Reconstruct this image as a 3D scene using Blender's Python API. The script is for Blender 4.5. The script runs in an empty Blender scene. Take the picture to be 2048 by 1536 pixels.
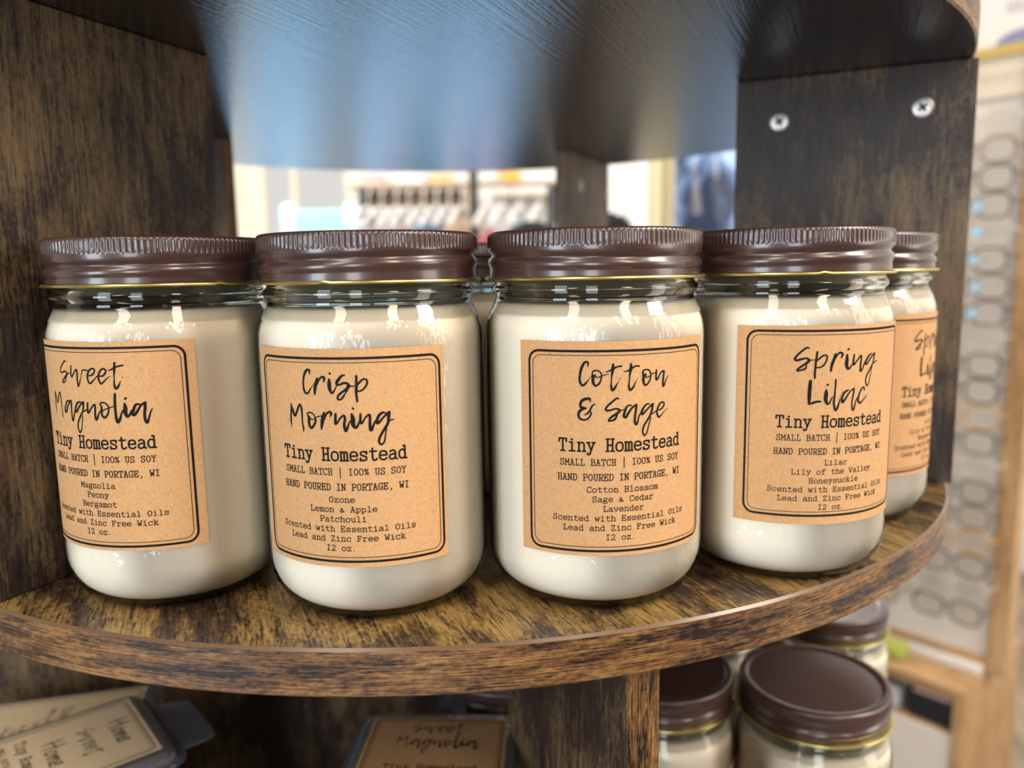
import bpy, bmesh, math, random
from mathutils import Vector, Matrix
R = math.radians
sc = bpy.context.scene
COL = sc.collection
MM = 0.001
Z0 = 1250.0            # height of the candle shelf above the shop floor, mm

def V(x, y, z):        # millimetres (z from the candle shelf top) -> world
    return Vector((x * MM, y * MM, (z + Z0) * MM))

# ------------------------------------------------------------------ camera
F_PX, PITCH, ROLL, CAM_H = 1576.0, 0.14580, -0.01677, 113.2
cam = bpy.data.cameras.new('camera')
cam.sensor_width = 36.0
cam.lens = 36.0 * F_PX / 2048.0
cam.clip_start = 0.01
cam.dof.use_dof = True
cam.dof.focus_distance = 0.252
cam.dof.aperture_fstop = 7.3
camo = bpy.data.objects.new('camera', cam)
COL.objects.link(camo)
camo.matrix_world = (Matrix.Translation(V(0, 0, CAM_H))
                     @ Matrix.Rotation(math.pi / 2 - PITCH, 4, 'X')
                     @ Matrix.Rotation(ROLL, 4, 'Z'))
sc.camera = camo

# ------------------------------------------------------------------ world, lights, exposure
sc.view_settings.view_transform = 'Standard'
sc.view_settings.look = 'None'
sc.view_settings.gamma = 1.0
sc.view_settings.exposure = -0.20
sc.view_settings.use_curve_mapping = False
sc.cycles.transparent_max_bounces = 24
sc.cycles.max_bounces = 10
sc.cycles.sample_clamp_indirect = 6.0

w = bpy.data.worlds.new('world')
w.use_nodes = True
w.node_tree.nodes['Background'].inputs[0].default_value = (1.0, 0.92, 0.83, 1)
w.node_tree.nodes['Background'].inputs[1].default_value = 0.15
sc.world = w

def area(name, loc, target, sx, sy, power, color):
    l = bpy.data.lights.new(name, 'AREA')
    l.shape = 'RECTANGLE'
    l.size, l.size_y, l.energy, l.color = sx, sy, power, color
    o = bpy.data.objects.new(name, l)
    COL.objects.link(o)
    o.location = loc
    o.rotation_euler = (Vector(target) - Vector(loc)).to_track_quat('-Z', 'Y').to_euler()
    return o
COOL = (0.80, 0.92, 1.0)
WARM = (1.0, 0.83, 0.64)
area('daylight_shop_front', (-2.1, -1.9, 1.30), (0, .3, 1.2), 0.8, 1.7, 54, COOL)
area('daylight_shop_front', (-0.4, -2.8, 1.45), (0, .3, 1.25), 0.7, 1.7, 40, (.90, .95, 1.0))
area('ceiling_light_panel', (0.9, -1.0, 2.66), (0.1, .2, 1.25), 0.3, 1.2, 24, WARM)
area('ceiling_light_panel', (-0.7, -0.9, 2.66), (0.0, .2, 1.25), 0.3, 1.2, 16, (1.0, .88, .74))
area('ceiling_light_panel', (1.3, 0.2, 2.66), (0.8, 1.4, 1.0), 0.6, 1.2, 58, (1.0, .9, .8))
area('right_side_lamp', (2.0, -0.3, 1.75), (0, .4, 1.35), 0.7, 1.6, 20, (1.0, .92, .82))  # lamp added at the right to brighten the shelf rim and jar edges
area('ceiling_light_panel', (1.35, 3.3, 2.66), (1.0, 3.3, 0.8), 1.0, 1.0, 52, (1.0, .97, .94))
area('ceiling_light_panel', (-1.0, 2.9, 2.66), (-0.8, 3.2, 0.8), 1.2, 0.6, 60, (1.0, .97, .93))

# ------------------------------------------------------------------ pixel -> point on a measured plane
def ray(px, py):
    a, b = px - 1024.0, py - 768.0
    cr, sr = math.cos(ROLL), math.sin(ROLL)
    x, y = a * cr + b * sr, -a * sr + b * cr
    c, s = math.cos(PITCH), math.sin(PITCH)
    u = -y / F_PX
    return x / F_PX, c + u * s, u * c - s
def at(px, py, Y):     # -> mm
    x, y, z = ray(px, py)
    t = Y / y
    return x * t, Y, CAM_H + z * t

# ------------------------------------------------------------------ materials
def mat(name, base=(.8, .8, .8), rough=.5, metal=0.0, spec=.5, **kw):
    m = bpy.data.materials.new(name)
    m.use_nodes = True
    p = m.node_tree.nodes['Principled BSDF']
    p.inputs['Base Color'].default_value = (*base, 1)
    p.inputs['Roughness'].default_value = rough
    p.inputs['Metallic'].default_value = metal
    p.inputs['Specular IOR Level'].default_value = spec
    for k, v in kw.items():
        p.inputs[k.replace('_', ' ')].default_value = v
    return m
def N(m, t, **kw):
    n = m.node_tree.nodes.new(t)
    for k, v in kw.items():
        setattr(n, k, v)
    return n
def L(m, a, b):
    m.node_tree.links.new(a, b)
def P(m):
    return m.node_tree.nodes['Principled BSDF']
def noise(m, vec, scale=(1, 1, 1), detail=4, rough=.55, dist=0.0, s=1.0):
    mp = N(m, 'ShaderNodeMapping')
    mp.inputs['Scale'].default_value = scale
    L(m, vec, mp.inputs['Vector'])
    n = N(m, 'ShaderNodeTexNoise')
    n.inputs['Scale'].default_value = s
    n.inputs['Detail'].default_value = detail
    n.inputs['Roughness'].default_value = rough
    n.inputs['Distortion'].default_value = dist
    L(m, mp.outputs[0], n.inputs['Vector'])
    return n.outputs['Fac']
def math_(m, op, a, b=None, clamp=False):
    n = N(m, 'ShaderNodeMath', operation=op)
    n.use_clamp = clamp
    for i, x in enumerate((a, b)):
        if x is None: continue
        if isinstance(x, (int, float)): n.inputs[i].default_value = x
        else: L(m, x, n.inputs[i])
    return n.outputs[0]
def ramp(m, fac, stops):
    r = N(m, 'ShaderNodeValToRGB')
    e = r.color_ramp.elements
    while len(e) < len(stops): e.new(.5)
    for q, (pos, c) in zip(e, stops):
        q.position = pos; q.color = (*c, 1)
    L(m, fac, r.inputs[0])
    return r.outputs[0]

def wood(name, stops, rough=.42, bump=.25, fine=(1.3, .07), patch=(.030, .014), wts=(1.0, .35, .2, .35), gain=3.2, off=0.0, seed=0, spec=.5, dist=.6, line=.55):
    """worn laminate; UV is in millimetres, v runs along the grain"""
    m = mat(name, rough=rough, spec=spec)
    uv = N(m, 'ShaderNodeUVMap').outputs[0]
    ad = N(m, 'ShaderNodeVectorMath', operation='ADD')
    ad.inputs[1].default_value = (seed * 137.3, seed * 71.9, 0)
    L(m, uv, ad.inputs[0])
    uv = ad.outputs[0]
    pa = noise(m, uv, (patch[0], patch[1], 1), 9, .68, dist)
    st = noise(m, uv, (.22, .022, 1), 5, .6)
    fi = noise(m, uv, (fine[0], fine[1], 1), 3, .6)
    gr = noise(m, uv, (.75, .30, 1), 5, .7)
    tot = sum(wts)
    v = math_(m, 'MULTIPLY', pa, wts[0])
    for x, k in ((st, wts[1]), (fi, wts[2]), (gr, wts[3])):
        v = math_(m, 'ADD', v, math_(m, 'MULTIPLY', x, k))
    v = math_(m, 'SUBTRACT', v, .5 * tot)
    v = math_(m, 'MULTIPLY', v, gain)
    v = math_(m, 'ADD', v, .5 + off, clamp=True)
    c = ramp(m, v, stops)
    # fine dark pores along the grain
    lo = 1 - line
    c2 = ramp(m, math_(m, 'ADD', fi, math_(m, 'MULTIPLY', math_(m, 'SUBTRACT', gr, .5), .35)), [(.34, (lo * .8,) * 3), (.46, (.92,) * 3), (.62, (1.12,) * 3)])
    mx = N(m, 'ShaderNodeMix', data_type='RGBA', blend_type='MULTIPLY')
    mx.inputs[0].default_value = 1.0
    L(m, c, mx.inputs[6]); L(m, c2, mx.inputs[7])
    L(m, mx.outputs[2], P(m).inputs['Base Color'])
    b = N(m, 'ShaderNodeBump')
    b.inputs['Strength'].default_value = bump
    b.inputs['Distance'].default_value = .0004
    h = math_(m, 'ADD', fi, math_(m, 'MULTIPLY', gr, .5))
    L(m, h, b.inputs['Height'])
    L(m, b.outputs[0], P(m).inputs['Normal'])
    return m

ST_TOP = [(.0, (.024, .014, .010)), (.34, (.052, .030, .018)), (.52, (.105, .064, .026)), (.66, (.19, .118, .041)), (.95, (.30, .190, .062))]
ST_SIDE = [(.0, (.022, .014, .012)), (.40, (.042, .027, .020)), (.52, (.075, .048, .028)), (.66, (.110, .073, .040)), (.97, (.175, .115, .058))]
ST_EDGE = [(.0, (.010, .006, .005)), (.26, (.020, .010, .007)), (.38, (.078, .034, .012)), (.62, (.150, .070, .024)), (.93, (.27, .138, .046))]
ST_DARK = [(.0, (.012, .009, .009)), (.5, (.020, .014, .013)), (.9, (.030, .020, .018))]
M_TOP = wood('rustic_wood_top', ST_TOP, .36, .6, fine=(.85, .07), seed=1, off=.08, line=.6)
M_SIDE = wood('rustic_wood_panel', ST_SIDE, .42, .35, fine=(1.0, .05), patch=(.022, .011), seed=2, line=.5, spec=.3)
M_EDGE = wood('rustic_wood_edge_band', ST_EDGE, .42, .4, fine=(2.0, .06), patch=(.12, .022), wts=(.8, .5, .4, .5), gain=2.6, off=.06, seed=3, line=.7)
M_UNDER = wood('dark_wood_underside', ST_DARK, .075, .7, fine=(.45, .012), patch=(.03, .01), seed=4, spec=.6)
M_BEVEL = mat('edge_band_corner', (.13, .075, .042), .25)
M_SCREW = mat('screw_steel', (.50, .47, .45), .42, 1.0)
M_SLOT = mat('screw_recess', (.02, .02, .02), .6, .5)

M_LID = mat('brown_lid_enamel', (.052, .023, .020), .32, 0.0, .6, Coat_Weight=.6, Coat_Roughness=.13)
_g = N(M_LID, 'ShaderNodeTexCoord')
_n = noise(M_LID, _g.outputs['Object'], (4000, 4000, 4000), 2, .6)
_b = N(M_LID, 'ShaderNodeBump'); _b.inputs['Strength'].default_value = .05; _b.inputs['Distance'].default_value = .0002
L(M_LID, _n, _b.inputs['Height']); L(M_LID, _b.outputs[0], P(M_LID).inputs['Normal'])
M_GOLD = mat('gold_lacquer', (.66, .56, .19), .32, 1.0)
M_WAX = mat('soy_wax', (.92, .83, .70), .45, 0, .3, Subsurface_Weight=.12, Subsurface_Radius=(.012, .009, .006), Subsurface_Scale=.6)
M_WICK = mat('wick', (.75, .70, .6), .9)

def thin_glass(name, centre, edge, rough=.015, bump=.0, ior=1.5, scale=120, gloss=1.0, sky_sheen=0.0, sky_sheen_col=(.5, .58, .72)):
    """glass wall: lets light straight through, mirrors by Fresnel, absorbs more at grazing angles"""
    m = bpy.data.materials.new(name)
    m.use_nodes = True
    nt = m.node_tree
    nt.nodes.remove(nt.nodes['Principled BSDF'])
    out = nt.nodes['Material Output']
    tr = N(m, 'ShaderNodeBsdfTransparent')
    gl = N(m, 'ShaderNodeBsdfGlossy'); gl.inputs['Roughness'].default_value = rough
    fr = N(m, 'ShaderNodeFresnel'); fr.inputs['IOR'].default_value = ior
    lw = N(m, 'ShaderNodeLayerWeight'); lw.inputs['Blend'].default_value = .35
    L(m, ramp(m, lw.outputs['Facing'], [(.0, centre), (.55, centre), (1.0, edge)]), tr.inputs[0])
    mx = N(m, 'ShaderNodeMixShader')
    L(m, math_(m, 'MULTIPLY', fr.outputs[0], gloss, True), mx.inputs[0]); L(m, tr.outputs[0], mx.inputs[1]); L(m, gl.outputs[0], mx.inputs[2])
    if sky_sheen:
        df = N(m, 'ShaderNodeBsdfDiffuse'); df.inputs[0].default_value = (*sky_sheen_col, 1)
        m2 = N(m, 'ShaderNodeMixShader'); m2.inputs[0].default_value = sky_sheen
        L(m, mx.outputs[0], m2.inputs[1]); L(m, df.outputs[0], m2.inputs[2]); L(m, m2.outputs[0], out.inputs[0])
    else:
        L(m, mx.outputs[0], out.inputs[0])
    if bump:
        tc = N(m, 'ShaderNodeTexCoord')
        h = noise(m, tc.outputs['Object'], (scale, scale, scale * .8), 2, .5)
        b = N(m, 'ShaderNodeBump'); b.inputs['Strength'].default_value = bump; b.inputs['Distance'].default_value = .002
        L(m, h, b.inputs['Height'])
        L(m, b.outputs[0], gl.inputs['Normal'])
    return m
M_GLASS = thin_glass('jar_glass', (.99, .99, .98), (.66, .68, .65), .02, .30, scale=260)
M_NECK = mat('jar_neck_glass', (.80, .81, .74), .03, 0, .5, Transmission_Weight=1.0, IOR=1.5)
M_PLASTIC = thin_glass('clear_plastic', (.95, .97, .98), (.80, .85, .90), .07, .3, 1.6, 160, 2.2, .16)  # pale blue diffuse mixed in, standing in for sky reflections on the packs
M_LENS = thin_glass('spectacle_lens', (.99, .99, .99), (.85, .88, .90), .02, 0, 1.7, gloss=1.5)

def paper(name, base, amount=.16, rough=.75):
    m = mat(name, base, rough, 0, .25)
    uv = N(m, 'ShaderNodeUVMap').outputs[0]
    a = noise(m, uv, (.9, .9, 1), 5, .7, 1.5)
    b = noise(m, uv, (3.2, 3.2, 1), 3, .7, 2.5)
    v = math_(m, 'ADD', math_(m, 'MULTIPLY', a, .5), math_(m, 'MULTIPLY', b, .5))
    lo = tuple(c * (1 - 1.6 * amount) for c in base); hi = tuple(min(1, c * (1 + 1.2 * amount)) for c in base)
    L(m, ramp(m, v, [(.28, lo), (.46, base), (.70, hi)]), P(m).inputs['Base Color'])
    return m
M_KRAFT = paper('kraft_paper', (.520, .298, .140), .34)
M_KRAFT2 = paper('pale_kraft_paper', (.80, .62, .40), .2)
M_INK = mat('black_ink', (.010, .010, .011), .75, 0, .12)

# ------------------------------------------------------------------ mesh helper
class MB:
    def __init__(s):
        s.v, s.f, s.m, s.uv, s.sm = [], [], [], [], []
    def add(s, verts, faces, m=0, uvs=None, smooth=True):
        o = len(s.v)
        s.v += [tuple(p) for p in verts]
        for i, f in enumerate(faces):
            s.f.append([o + k for k in f]); s.m.append(m if isinstance(m, int) else m[i]); s.sm.append(smooth)
            if uvs is None: s.uv.append([(verts[k][0] + verts[k][1], verts[k][2]) for k in f])
            elif isinstance(uvs, dict): s.uv.append([uvs[k] for k in f])
            else: s.uv.append(uvs[i])
    def box(s, c, sz, ax=((1, 0, 0), (0, 1, 0), (0, 0, 1)), m=0, ms=None, grain=2):
        """sz full sizes along ax; grain = axis index the v coordinate follows"""
        c = Vector(c); A = [Vector(a).normalized() for a in ax]; h = [q / 2 for q in sz]
        for i in range(3):
            for sg in (-1, 1):
                j, k = [q for q in range(3) if q != i]
                if k != grain and j == grain: j, k = k, j
                pts, uv = [], []
                for (p, q) in ((-1, -1), (1, -1), (1, 1), (-1, 1)):
                    pts.append(c + A[i] * sg * h[i] + A[j] * p * h[j] + A[k] * q * h[k])
                    uv.append((p * h[j] + i * 311 + sg * 57, q * h[k]))
                n = (pts[1] - pts[0]).cross(pts[2] - pts[0])
                if n.dot(A[i] * sg) < 0: pts.reverse(); uv.reverse()
                mm = m if ms is None else ms.get((i, sg), m)
                s.add(pts, [(0, 1, 2, 3)], mm, [uv], smooth=False)
    def lathe(s, prof, n=96, m=0, ms=None, c=(0, 0, 0), cap0=False, cap1=False, rfn=None, zfn=None):
        o = []
        k = len(prof)
        for j in range(n):
            t = 2 * math.pi * j / n
            for i, (r, z) in enumerate(prof):
                rr = r if rfn is None else rfn(i, r, z, t)
                zz = z if zfn is None else zfn(i, r, z, t)
                o.append((c[0] + rr * math.sin(t), c[1] - rr * math.cos(t), c[2] + zz))
        F, U, MI = [], [], []
        arc = [0.0]
        for i in range(1, k): arc.append(arc[-1] + math.hypot(prof[i][0] - prof[i - 1][0], prof[i][1] - prof[i - 1][1]))
        rm = max(r for r, z in prof)
        for j in range(n):
            j2 = (j + 1) % n
            for i in range(k - 1):
                F.append((j * k + i, j2 * k + i, j2 * k + i + 1, j * k + i + 1))
                u0, u1 = rm * 2 * math.pi * j / n, rm * 2 * math.pi * (j + 1) / n
                U.append([(u0, arc[i]), (u1, arc[i]), (u1, arc[i + 1]), (u0, arc[i + 1])])
                MI.append(m if ms is None else ms[i])
        if cap0:
            F.append([j * k for j in range(n)][::-1]); U.append([(o[q][0], o[q][1]) for q in F[-1]]); MI.append(m if ms is None else ms[0])
        if cap1:
            F.append([j * k + k - 1 for j in range(n)]); U.append([(o[q][0], o[q][1]) for q in F[-1]]); MI.append(m if ms is None else ms[-1])
        s.add(o, F, MI, U)
    def tube(s, path, r, n=8, m=0, closed=False, caps=True):
        pts = [Vector(p) for p in path]; k = len(pts)
        up = Vector((0, 0, 1)); o = []
        for i, p in enumerate(pts):
            a = pts[i - 1] if (i or closed) else p; b = pts[(i + 1) % k] if (i < k - 1 or closed) else p
            t = (b - a).normalized()
            x = t.cross(up)
            if x.length < 1e-3: x = t.cross(Vector((0, 1, 0)))
            x.normalize(); y = x.cross(t)
            rr = r[i] if isinstance(r, (list, tuple)) else r
            for j in range(n):
                q = 2 * math.pi * j / n
                o.append(p + (x * math.cos(q) + y * math.sin(q)) * rr)
        F = []
        for i in range(k if closed else k - 1):
            i2 = (i + 1) % k
            for j in range(n):
                F.append((i * n + j, i * n + (j + 1) % n, i2 * n + (j + 1) % n, i2 * n + j))
        if caps and not closed:
            F.append(list(range(n))[::-1]); F.append([(k - 1) * n + j for j in range(n)])
        s.add(o, F, m)
    def build(s, name, mats, parent=None, offset=(0, 0, 0), world=False, bevel=0, sharp=40, seg=2):
        me = bpy.data.meshes.new(name)
        ox, oy, oz = offset
        me.from_pydata([((x - ox) * MM, (y - oy) * MM, (z - oz) * MM) for x, y, z in s.v], [], s.f)
        for q in (mats if isinstance(mats, (list, tuple)) else [mats]): me.materials.append(q)
        me.polygons.foreach_set('material_index', s.m)
        me.polygons.foreach_set('use_smooth', s.sm)
        uvl = me.uv_layers.new(name='UVMap')
        flat = [c for f in s.uv for u in f for c in u]
        uvl.data.foreach_set('uv', flat)
        me.update()
        if bevel:
            bm = bmesh.new(); bm.from_mesh(me)
            bmesh.ops.remove_doubles(bm, verts=bm.verts, dist=1e-6)
            bm.to_mesh(me); bm.free()
        if sharp: me.set_sharp_from_angle(angle=R(sharp))
        o = bpy.data.objects.new(name, me)
        COL.objects.link(o)
        if parent is not None: o.parent = parent
        if world: o.location = V(*offset)
        if bevel:
            bv = o.modifiers.new('bevel', 'BEVEL'); bv.width = bevel * MM; bv.segments = seg; bv.limit_method = 'ANGLE'
            for pl in me.polygons: pl.use_smooth = True
            me.set_sharp_from_angle(angle=R(180))
            wn = o.modifiers.new('normals', 'WEIGHTED_NORMAL'); wn.keep_sharp = True
        return o

def tag(o, label=None, cat=None, group=None, kind=None):
    if label: o['label'] = label
    if cat: o['category'] = cat
    if group: o['group'] = group
    if kind: o['kind'] = kind
    return o
def thing(name, label, cat, loc, rz=0.0, group=None):
    o = bpy.data.objects.new(name, None)
    o.empty_display_size = .02
    COL.objects.link(o)
    o.location = V(*loc); o.rotation_euler = (0, 0, rz)
    return tag(o, label, cat, group)
def dup(root, loc, rz, label, group=None):
    r = root.copy(); COL.objects.link(r); r.location = V(*loc); r.rotation_euler = (0, 0, rz)
    r['label'] = label
    if group: r['group'] = group
    for ch in list(root.children):
        c = ch.copy(); COL.objects.link(c); c.parent = r
        for g in list(ch.children):
            d = g.copy(); COL.objects.link(d); d.parent = c
    return r
def rrect(w, h, r, n=6):
    """rounded rectangle outline, centred"""
    o = []
    for cx, cy, a0 in ((w / 2 - r, h / 2 - r, 0), (-w / 2 + r, h / 2 - r, 90), (-w / 2 + r, -h / 2 + r, 180), (w / 2 - r, -h / 2 + r, 270)):
        for i in range(n + 1):
            a = R(a0 + 90 * i / n); o.append((cx + r * math.cos(a), cy + r * math.sin(a)))
    return o
def loft(mb, rings, m=0, cap0=True, cap1=True):
    n = len(rings[0]); o = [p for r_ in rings for p in r_]; F = []
    for i in range(len(rings) - 1):
        for j in range(n):
            F.append((i * n + j, i * n + (j + 1) % n, (i + 1) * n + (j + 1) % n, (i + 1) * n + j))
    if cap0: F.append(list(range(n))[::-1])
    if cap1: F.append([(len(rings) - 1) * n + j for j in range(n)])
    mb.add(o, F, m, {i: (p[0], p[1]) for i, p in enumerate(o)})

# ------------------------------------------------------------------ lettering
GL = {
'T': 'l .5,10.5 .5,14 9.5,14 9.5,10.5;l 5,14 5,0;l 2.5,0 7.5,0', 'i': 'l 2,10 5,10 5,0;l 1.5,0 8.5,0;d 4.7,13.2',
'n': 'l .3,10 2,10 2,0;l .3,0 3.8,0;c 2,7.5 4,9.8 6,10 8,8.5 8.2,6;l 8.2,6.5 8.2,0;l 6.5,0 9.9,0',
'y': 'l 0,10 3.6,10;l 6.4,10 10,10;l 1.6,10 5.2,1;c 8.6,10 5.2,1 4,-2.5 2.6,-3.8 1,-3.4 .8,-2',
'H': 'l 2,14 2,0;l 8,14 8,0;l 2,7 8,7;l .3,14 3.7,14;l .3,0 3.7,0;l 6.3,14 9.7,14;l 6.3,0 9.7,0',
'o': 'c 5,10 1.8,8.7 .8,5 1.8,1.3 5,0 8.2,1.3 9.2,5 8.2,8.7 5,10',
'm': 'l 0,10 1.2,10 1.2,0;l 0,0 2.4,0;c 1.2,8.5 3,10 4.6,9.4 5,7.5;l 5,8 5,0;l 4,0 6.2,0;c 5,8.3 6.8,10 8.4,9.4 8.8,7.5;l 8.8,8 8.8,0;l 7.8,0 10,0',
'e': 'l .9,5.2 9.1,5.2;c 9.1,5.2 8.4,8.7 5,10 1.8,8.7 .8,5 1.8,1.3 5,0 7.5,.4 9,1.9',
's': 'l 8.6,10 8.6,7.4;c 8.6,8 7,9.7 4.8,10 2,9.3 1.6,7.4 3,5.8 6.5,4.8 8.6,3.2 8,1 5.2,0 2.5,.5 1.2,2.2;l 1.2,2.8 1.2,0',
't': 'l 4,13.5 4,3;c 4,3 4.4,.8 6,0 8,.3 9.3,1.6;l 1,10 8.6,10',
'a': 'c 1.6,8.6 3.5,9.9 6,9.8 7.8,8 7.8,6;l 7.8,7 7.8,1.5;c 7.8,1.8 8.2,.3 10,.1;c 7.8,5.6 4,5.6 1.4,4.4 .9,2.4 2,.4 4.4,0 6.6,1 7.8,2.6',
'd': 'l 5.8,14 8,14 8,0 10,0;c 8,8 5,10 1.8,8.6 .8,5 1.8,1.4 5,0 8,2',
'S': 'l 8.6,14 8.6,10.6;c 8.6,11.4 7,13.6 4.8,14 2,13 1.4,10.4 2.8,8.2 6.8,6.6 8.8,4.2 8,1.2 5.2,0 2.4,.6 1.2,3;l 1.2,4 1.2,0',
'M': 'l 1.3,0 1.3,14 5,5 8.7,14 8.7,0;l 0,0 2.8,0;l 7.2,0 10,0;l 0,14 1.3,14;l 8.7,14 10,14',
'A': 'l 1.5,0 5,14 8.5,0;l 2.8,5 7.2,5;l 0,0 3.2,0;l 6.8,0 10,0;l 3,14 5,14',
'L': 'l 3,14 3,0;l 1,14 5.5,14;l 1,0 9,0 9,4', 'B': 'l 2,14 2,0;l .5,14 5,14;l .5,0 5.5,0;c 5,14 8.4,12.6 8.4,8.8 5,7.4;l 2,7.4 5,7.4;c 5,7.4 9,6 9,1.4 5.5,0',
'C': 'l 9,14 9,10;c 9,11 7.5,13.6 5,14 1.8,12 .9,7 1.8,2 5,0 7.8,.8 9.2,3', '|': 'l 5,18.5 5,-7',
'1': 'l 5,14 5,0;l 2,14 8,14;l 2,0 8,0', 'I': 'l 5,14 5,0;l 2,14 8,14;l 2,0 8,0',
'0': 'c 5,14 2,12 1,7 2,2 5,0 8,2 9,7 8,12 5,14', 'O': 'c 5,14 2,12 1,7 2,2 5,0 8,2 9,7 8,12 5,14',
'%': 'c 2.5,13.5 .8,11 2.5,8.5 4.2,11 2.5,13.5;c 7.5,5.5 5.8,3 7.5,.5 9.2,3 7.5,5.5;l 8.5,14 1.5,0',
'U': 'l 2,14 2,4;c 2,4 3,.8 5,0 7,.8 8,4;l 8,4 8,14;l .3,14 3.7,14;l 6.3,14 9.7,14',
'Y': 'l 1.2,14 5,7 8.8,14;l 5,7 5,0;l 2.8,0 7.2,0;l 0,14 2.8,14;l 7.2,14 10,14',
'N': 'l 1.8,0 1.8,14 8.2,0 8.2,14;l 0,0 3.4,0;l 0,14 1.8,14;l 6.6,14 10,14',
'D': 'l 2,14 2,0;l .5,14 5,14;l .5,0 5,0;c 5,14 8,12 9,7 8,2 5,0', 'P': 'l 2,14 2,0;l .5,0 5,0;l .5,14 5.5,14;c 5.5,14 9,12.6 9,7.8 5.5,6.4;l 5.5,6.4 2,6.4',
'R': 'l 2,14 2,0;l .5,0 4,0;l .5,14 5.5,14;c 5.5,14 9,12.6 9,7.8 5.5,6.4;l 5.5,6.4 2,6.4;l 5,6.4 8.2,0 10,0',
'E': 'l 2,14 2,0;l .5,14 8.8,14 8.8,10.5;l .5,0 9,0 9,3.8;l 2,7.2 6.3,7.2;l 6.3,8.8 6.3,5.6',
'G': 'l 9,14 9,10.5;c 9,11 7.5,13.6 5,14 1.8,12 .9,7 1.8,2 5,0 7.5,.6 8.6,2;l 8.6,0 8.6,6;l 5.8,6 10,6', ',': 'c 5,1.2 5.2,-.5 4,-3',
'W': 'l .8,14 2.6,0 5,9 7.4,0 9.2,14;l 0,14 2.4,14;l 7.6,14 10,14',
'g': 'c 4.6,10 1.8,9 1.2,6.6 1.8,4.4 4.6,3.4 7.2,4.4 7.8,6.6 7.2,9 4.6,10;l 7,9.4 9.8,10;c 2.6,3.8 1.6,2.6 2.8,1.6 7,1.2 9,-.2 8.6,-3 5,-4 1.4,-3.2 1,-1.2 2.6,1.4',
'l': 'l 2,14 5,14 5,0;l 1.5,0 8.5,0', 'r': 'l 1,10 3.2,10 3.2,0;l 1,0 6.4,0;c 3.2,6.5 5,9 7,10 9,9.4 9.2,8',
'p': 'l .3,10 2,10 2,-4;l .3,-4 4.4,-4;c 2,8 5,10 8.2,8.6 9.2,5 8.2,1.4 5,0 2,2', 'z': 'l 1.5,7.6 1.5,10 8.5,10 1.2,0 8.8,0 8.8,2.6',
'h': 'l .3,14 2,14 2,0;l .3,0 3.8,0;c 2,7.5 4,9.8 6,10 8,8.5 8.2,6;l 8.2,6.5 8.2,0;l 6.5,0 9.9,0',
'u': 'l .3,10 2,10 2,3;c 2,3 3,.4 5,0 7,1 8,3;l 6.3,10 8,10 8,0 9.8,0', 'c': 'l 8.6,10 8.6,7;c 8.6,7.6 7,9.8 5,10 1.8,8.7 .8,5 1.8,1.3 5,0 7.6,.6 9,2.4',
'w': 'l .8,10 2.7,0 5,7.5 7.3,0 9.2,10;l 0,10 2.6,10;l 7.4,10 10,10', 'f': 'l 1.5,0 7,0;l 4,0 4,11;c 4,11 4.8,13.4 7,14 9,13;l 1.5,9.6 8,9.6',
'v': 'l .8,10 5,0 9.2,10;l 0,10 2.6,10;l 7.4,10 10,10', 'k': 'l .3,14 2,14 2,0;l .3,0 3.6,0;l 2,4 7,9.6;l 5.6,10 9,10;l 4,6.2 8,0;l 6.6,0 9.8,0',
'&': 'c 9,4.5 7.5,1.5 4.5,0 1.6,1 1.2,3.4 3.5,5.5 5.8,7.5 5.4,9.6 3.6,10 2.4,8.6 3,6.8 6,2.4 8.8,0', 'V': 'l .8,14 5,0 9.2,14;l 0,14 2.6,14;l 7.4,14 10,14',
'Z': 'l 1.5,11 1.5,14 8.5,14 1.2,0 8.8,0 8.8,3', 'F': 'l 2,14 2,0;l .5,0 5,0;l .5,14 8.8,14 8.8,10.5;l 2,7.2 6.3,7.2;l 6.3,8.8 6.3,5.6',
'2': 'c 1.4,10.5 2.4,13.4 5,14 8,12.6 8.2,9.6 5.5,5.6 1.4,.3;l 1.2,0 8.8,0 8.8,2.2', '.': 'd 3.5,1', 'X': 'l 1.2,14 8.8,0;l 8.8,14 1.2,0',
}
def crom(pts, n=4):
    """smooth a list of tuples"""
    k = len(pts); out = []
    closed = k > 3 and pts[0][:2] == pts[-1][:2]
    for i in range(k - 1):
        p1, p2 = pts[i], pts[i + 1]
        p0 = pts[i - 1] if i else (pts[-2] if closed else p1)
        p3 = pts[i + 2] if i + 2 < k else (pts[1] if closed else p2)
        for j in range(n):
            t = j / n
            out.append(tuple(.5 * (2 * b + (c - a) * t + (2 * a - 5 * b + 4 * c - d) * t * t + (3 * b - a - 3 * c + d) * t ** 3) for a, b, c, d in zip(p0, p1, p2, p3)))
    out.append(tuple(pts[-1]))
    return out
def disc(mb, x, y, r, fn, m, n=8):
    mb.add([fn(x + r * math.cos(2 * math.pi * i / n), y + r * math.sin(2 * math.pi * i / n)) for i in range(n)], [list(range(n))], m)
def ribbon(mb, pts, fn, m, caps=True):
    a, b = [], []
    k = len(pts)
    for i, (x, y, w_) in enumerate(pts):
        x0, y0 = pts[max(0, i - 1)][:2]; x1, y1 = pts[min(k - 1, i + 1)][:2]
        d = math.hypot(x1 - x0, y1 - y0) or 1e-6
        nx, ny = -(y1 - y0) / d * w_ / 2, (x1 - x0) / d * w_ / 2
        a.append(fn(x + nx, y + ny)); b.append(fn(x - nx, y - ny))
    mb.add(a + b, [(i, k + i, k + i + 1, i + 1) for i in range(k - 1)], m)
    if caps:
        for q in (pts[0], pts[-1]): disc(mb, q[0], q[1], q[2] / 2, fn, m)
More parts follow.
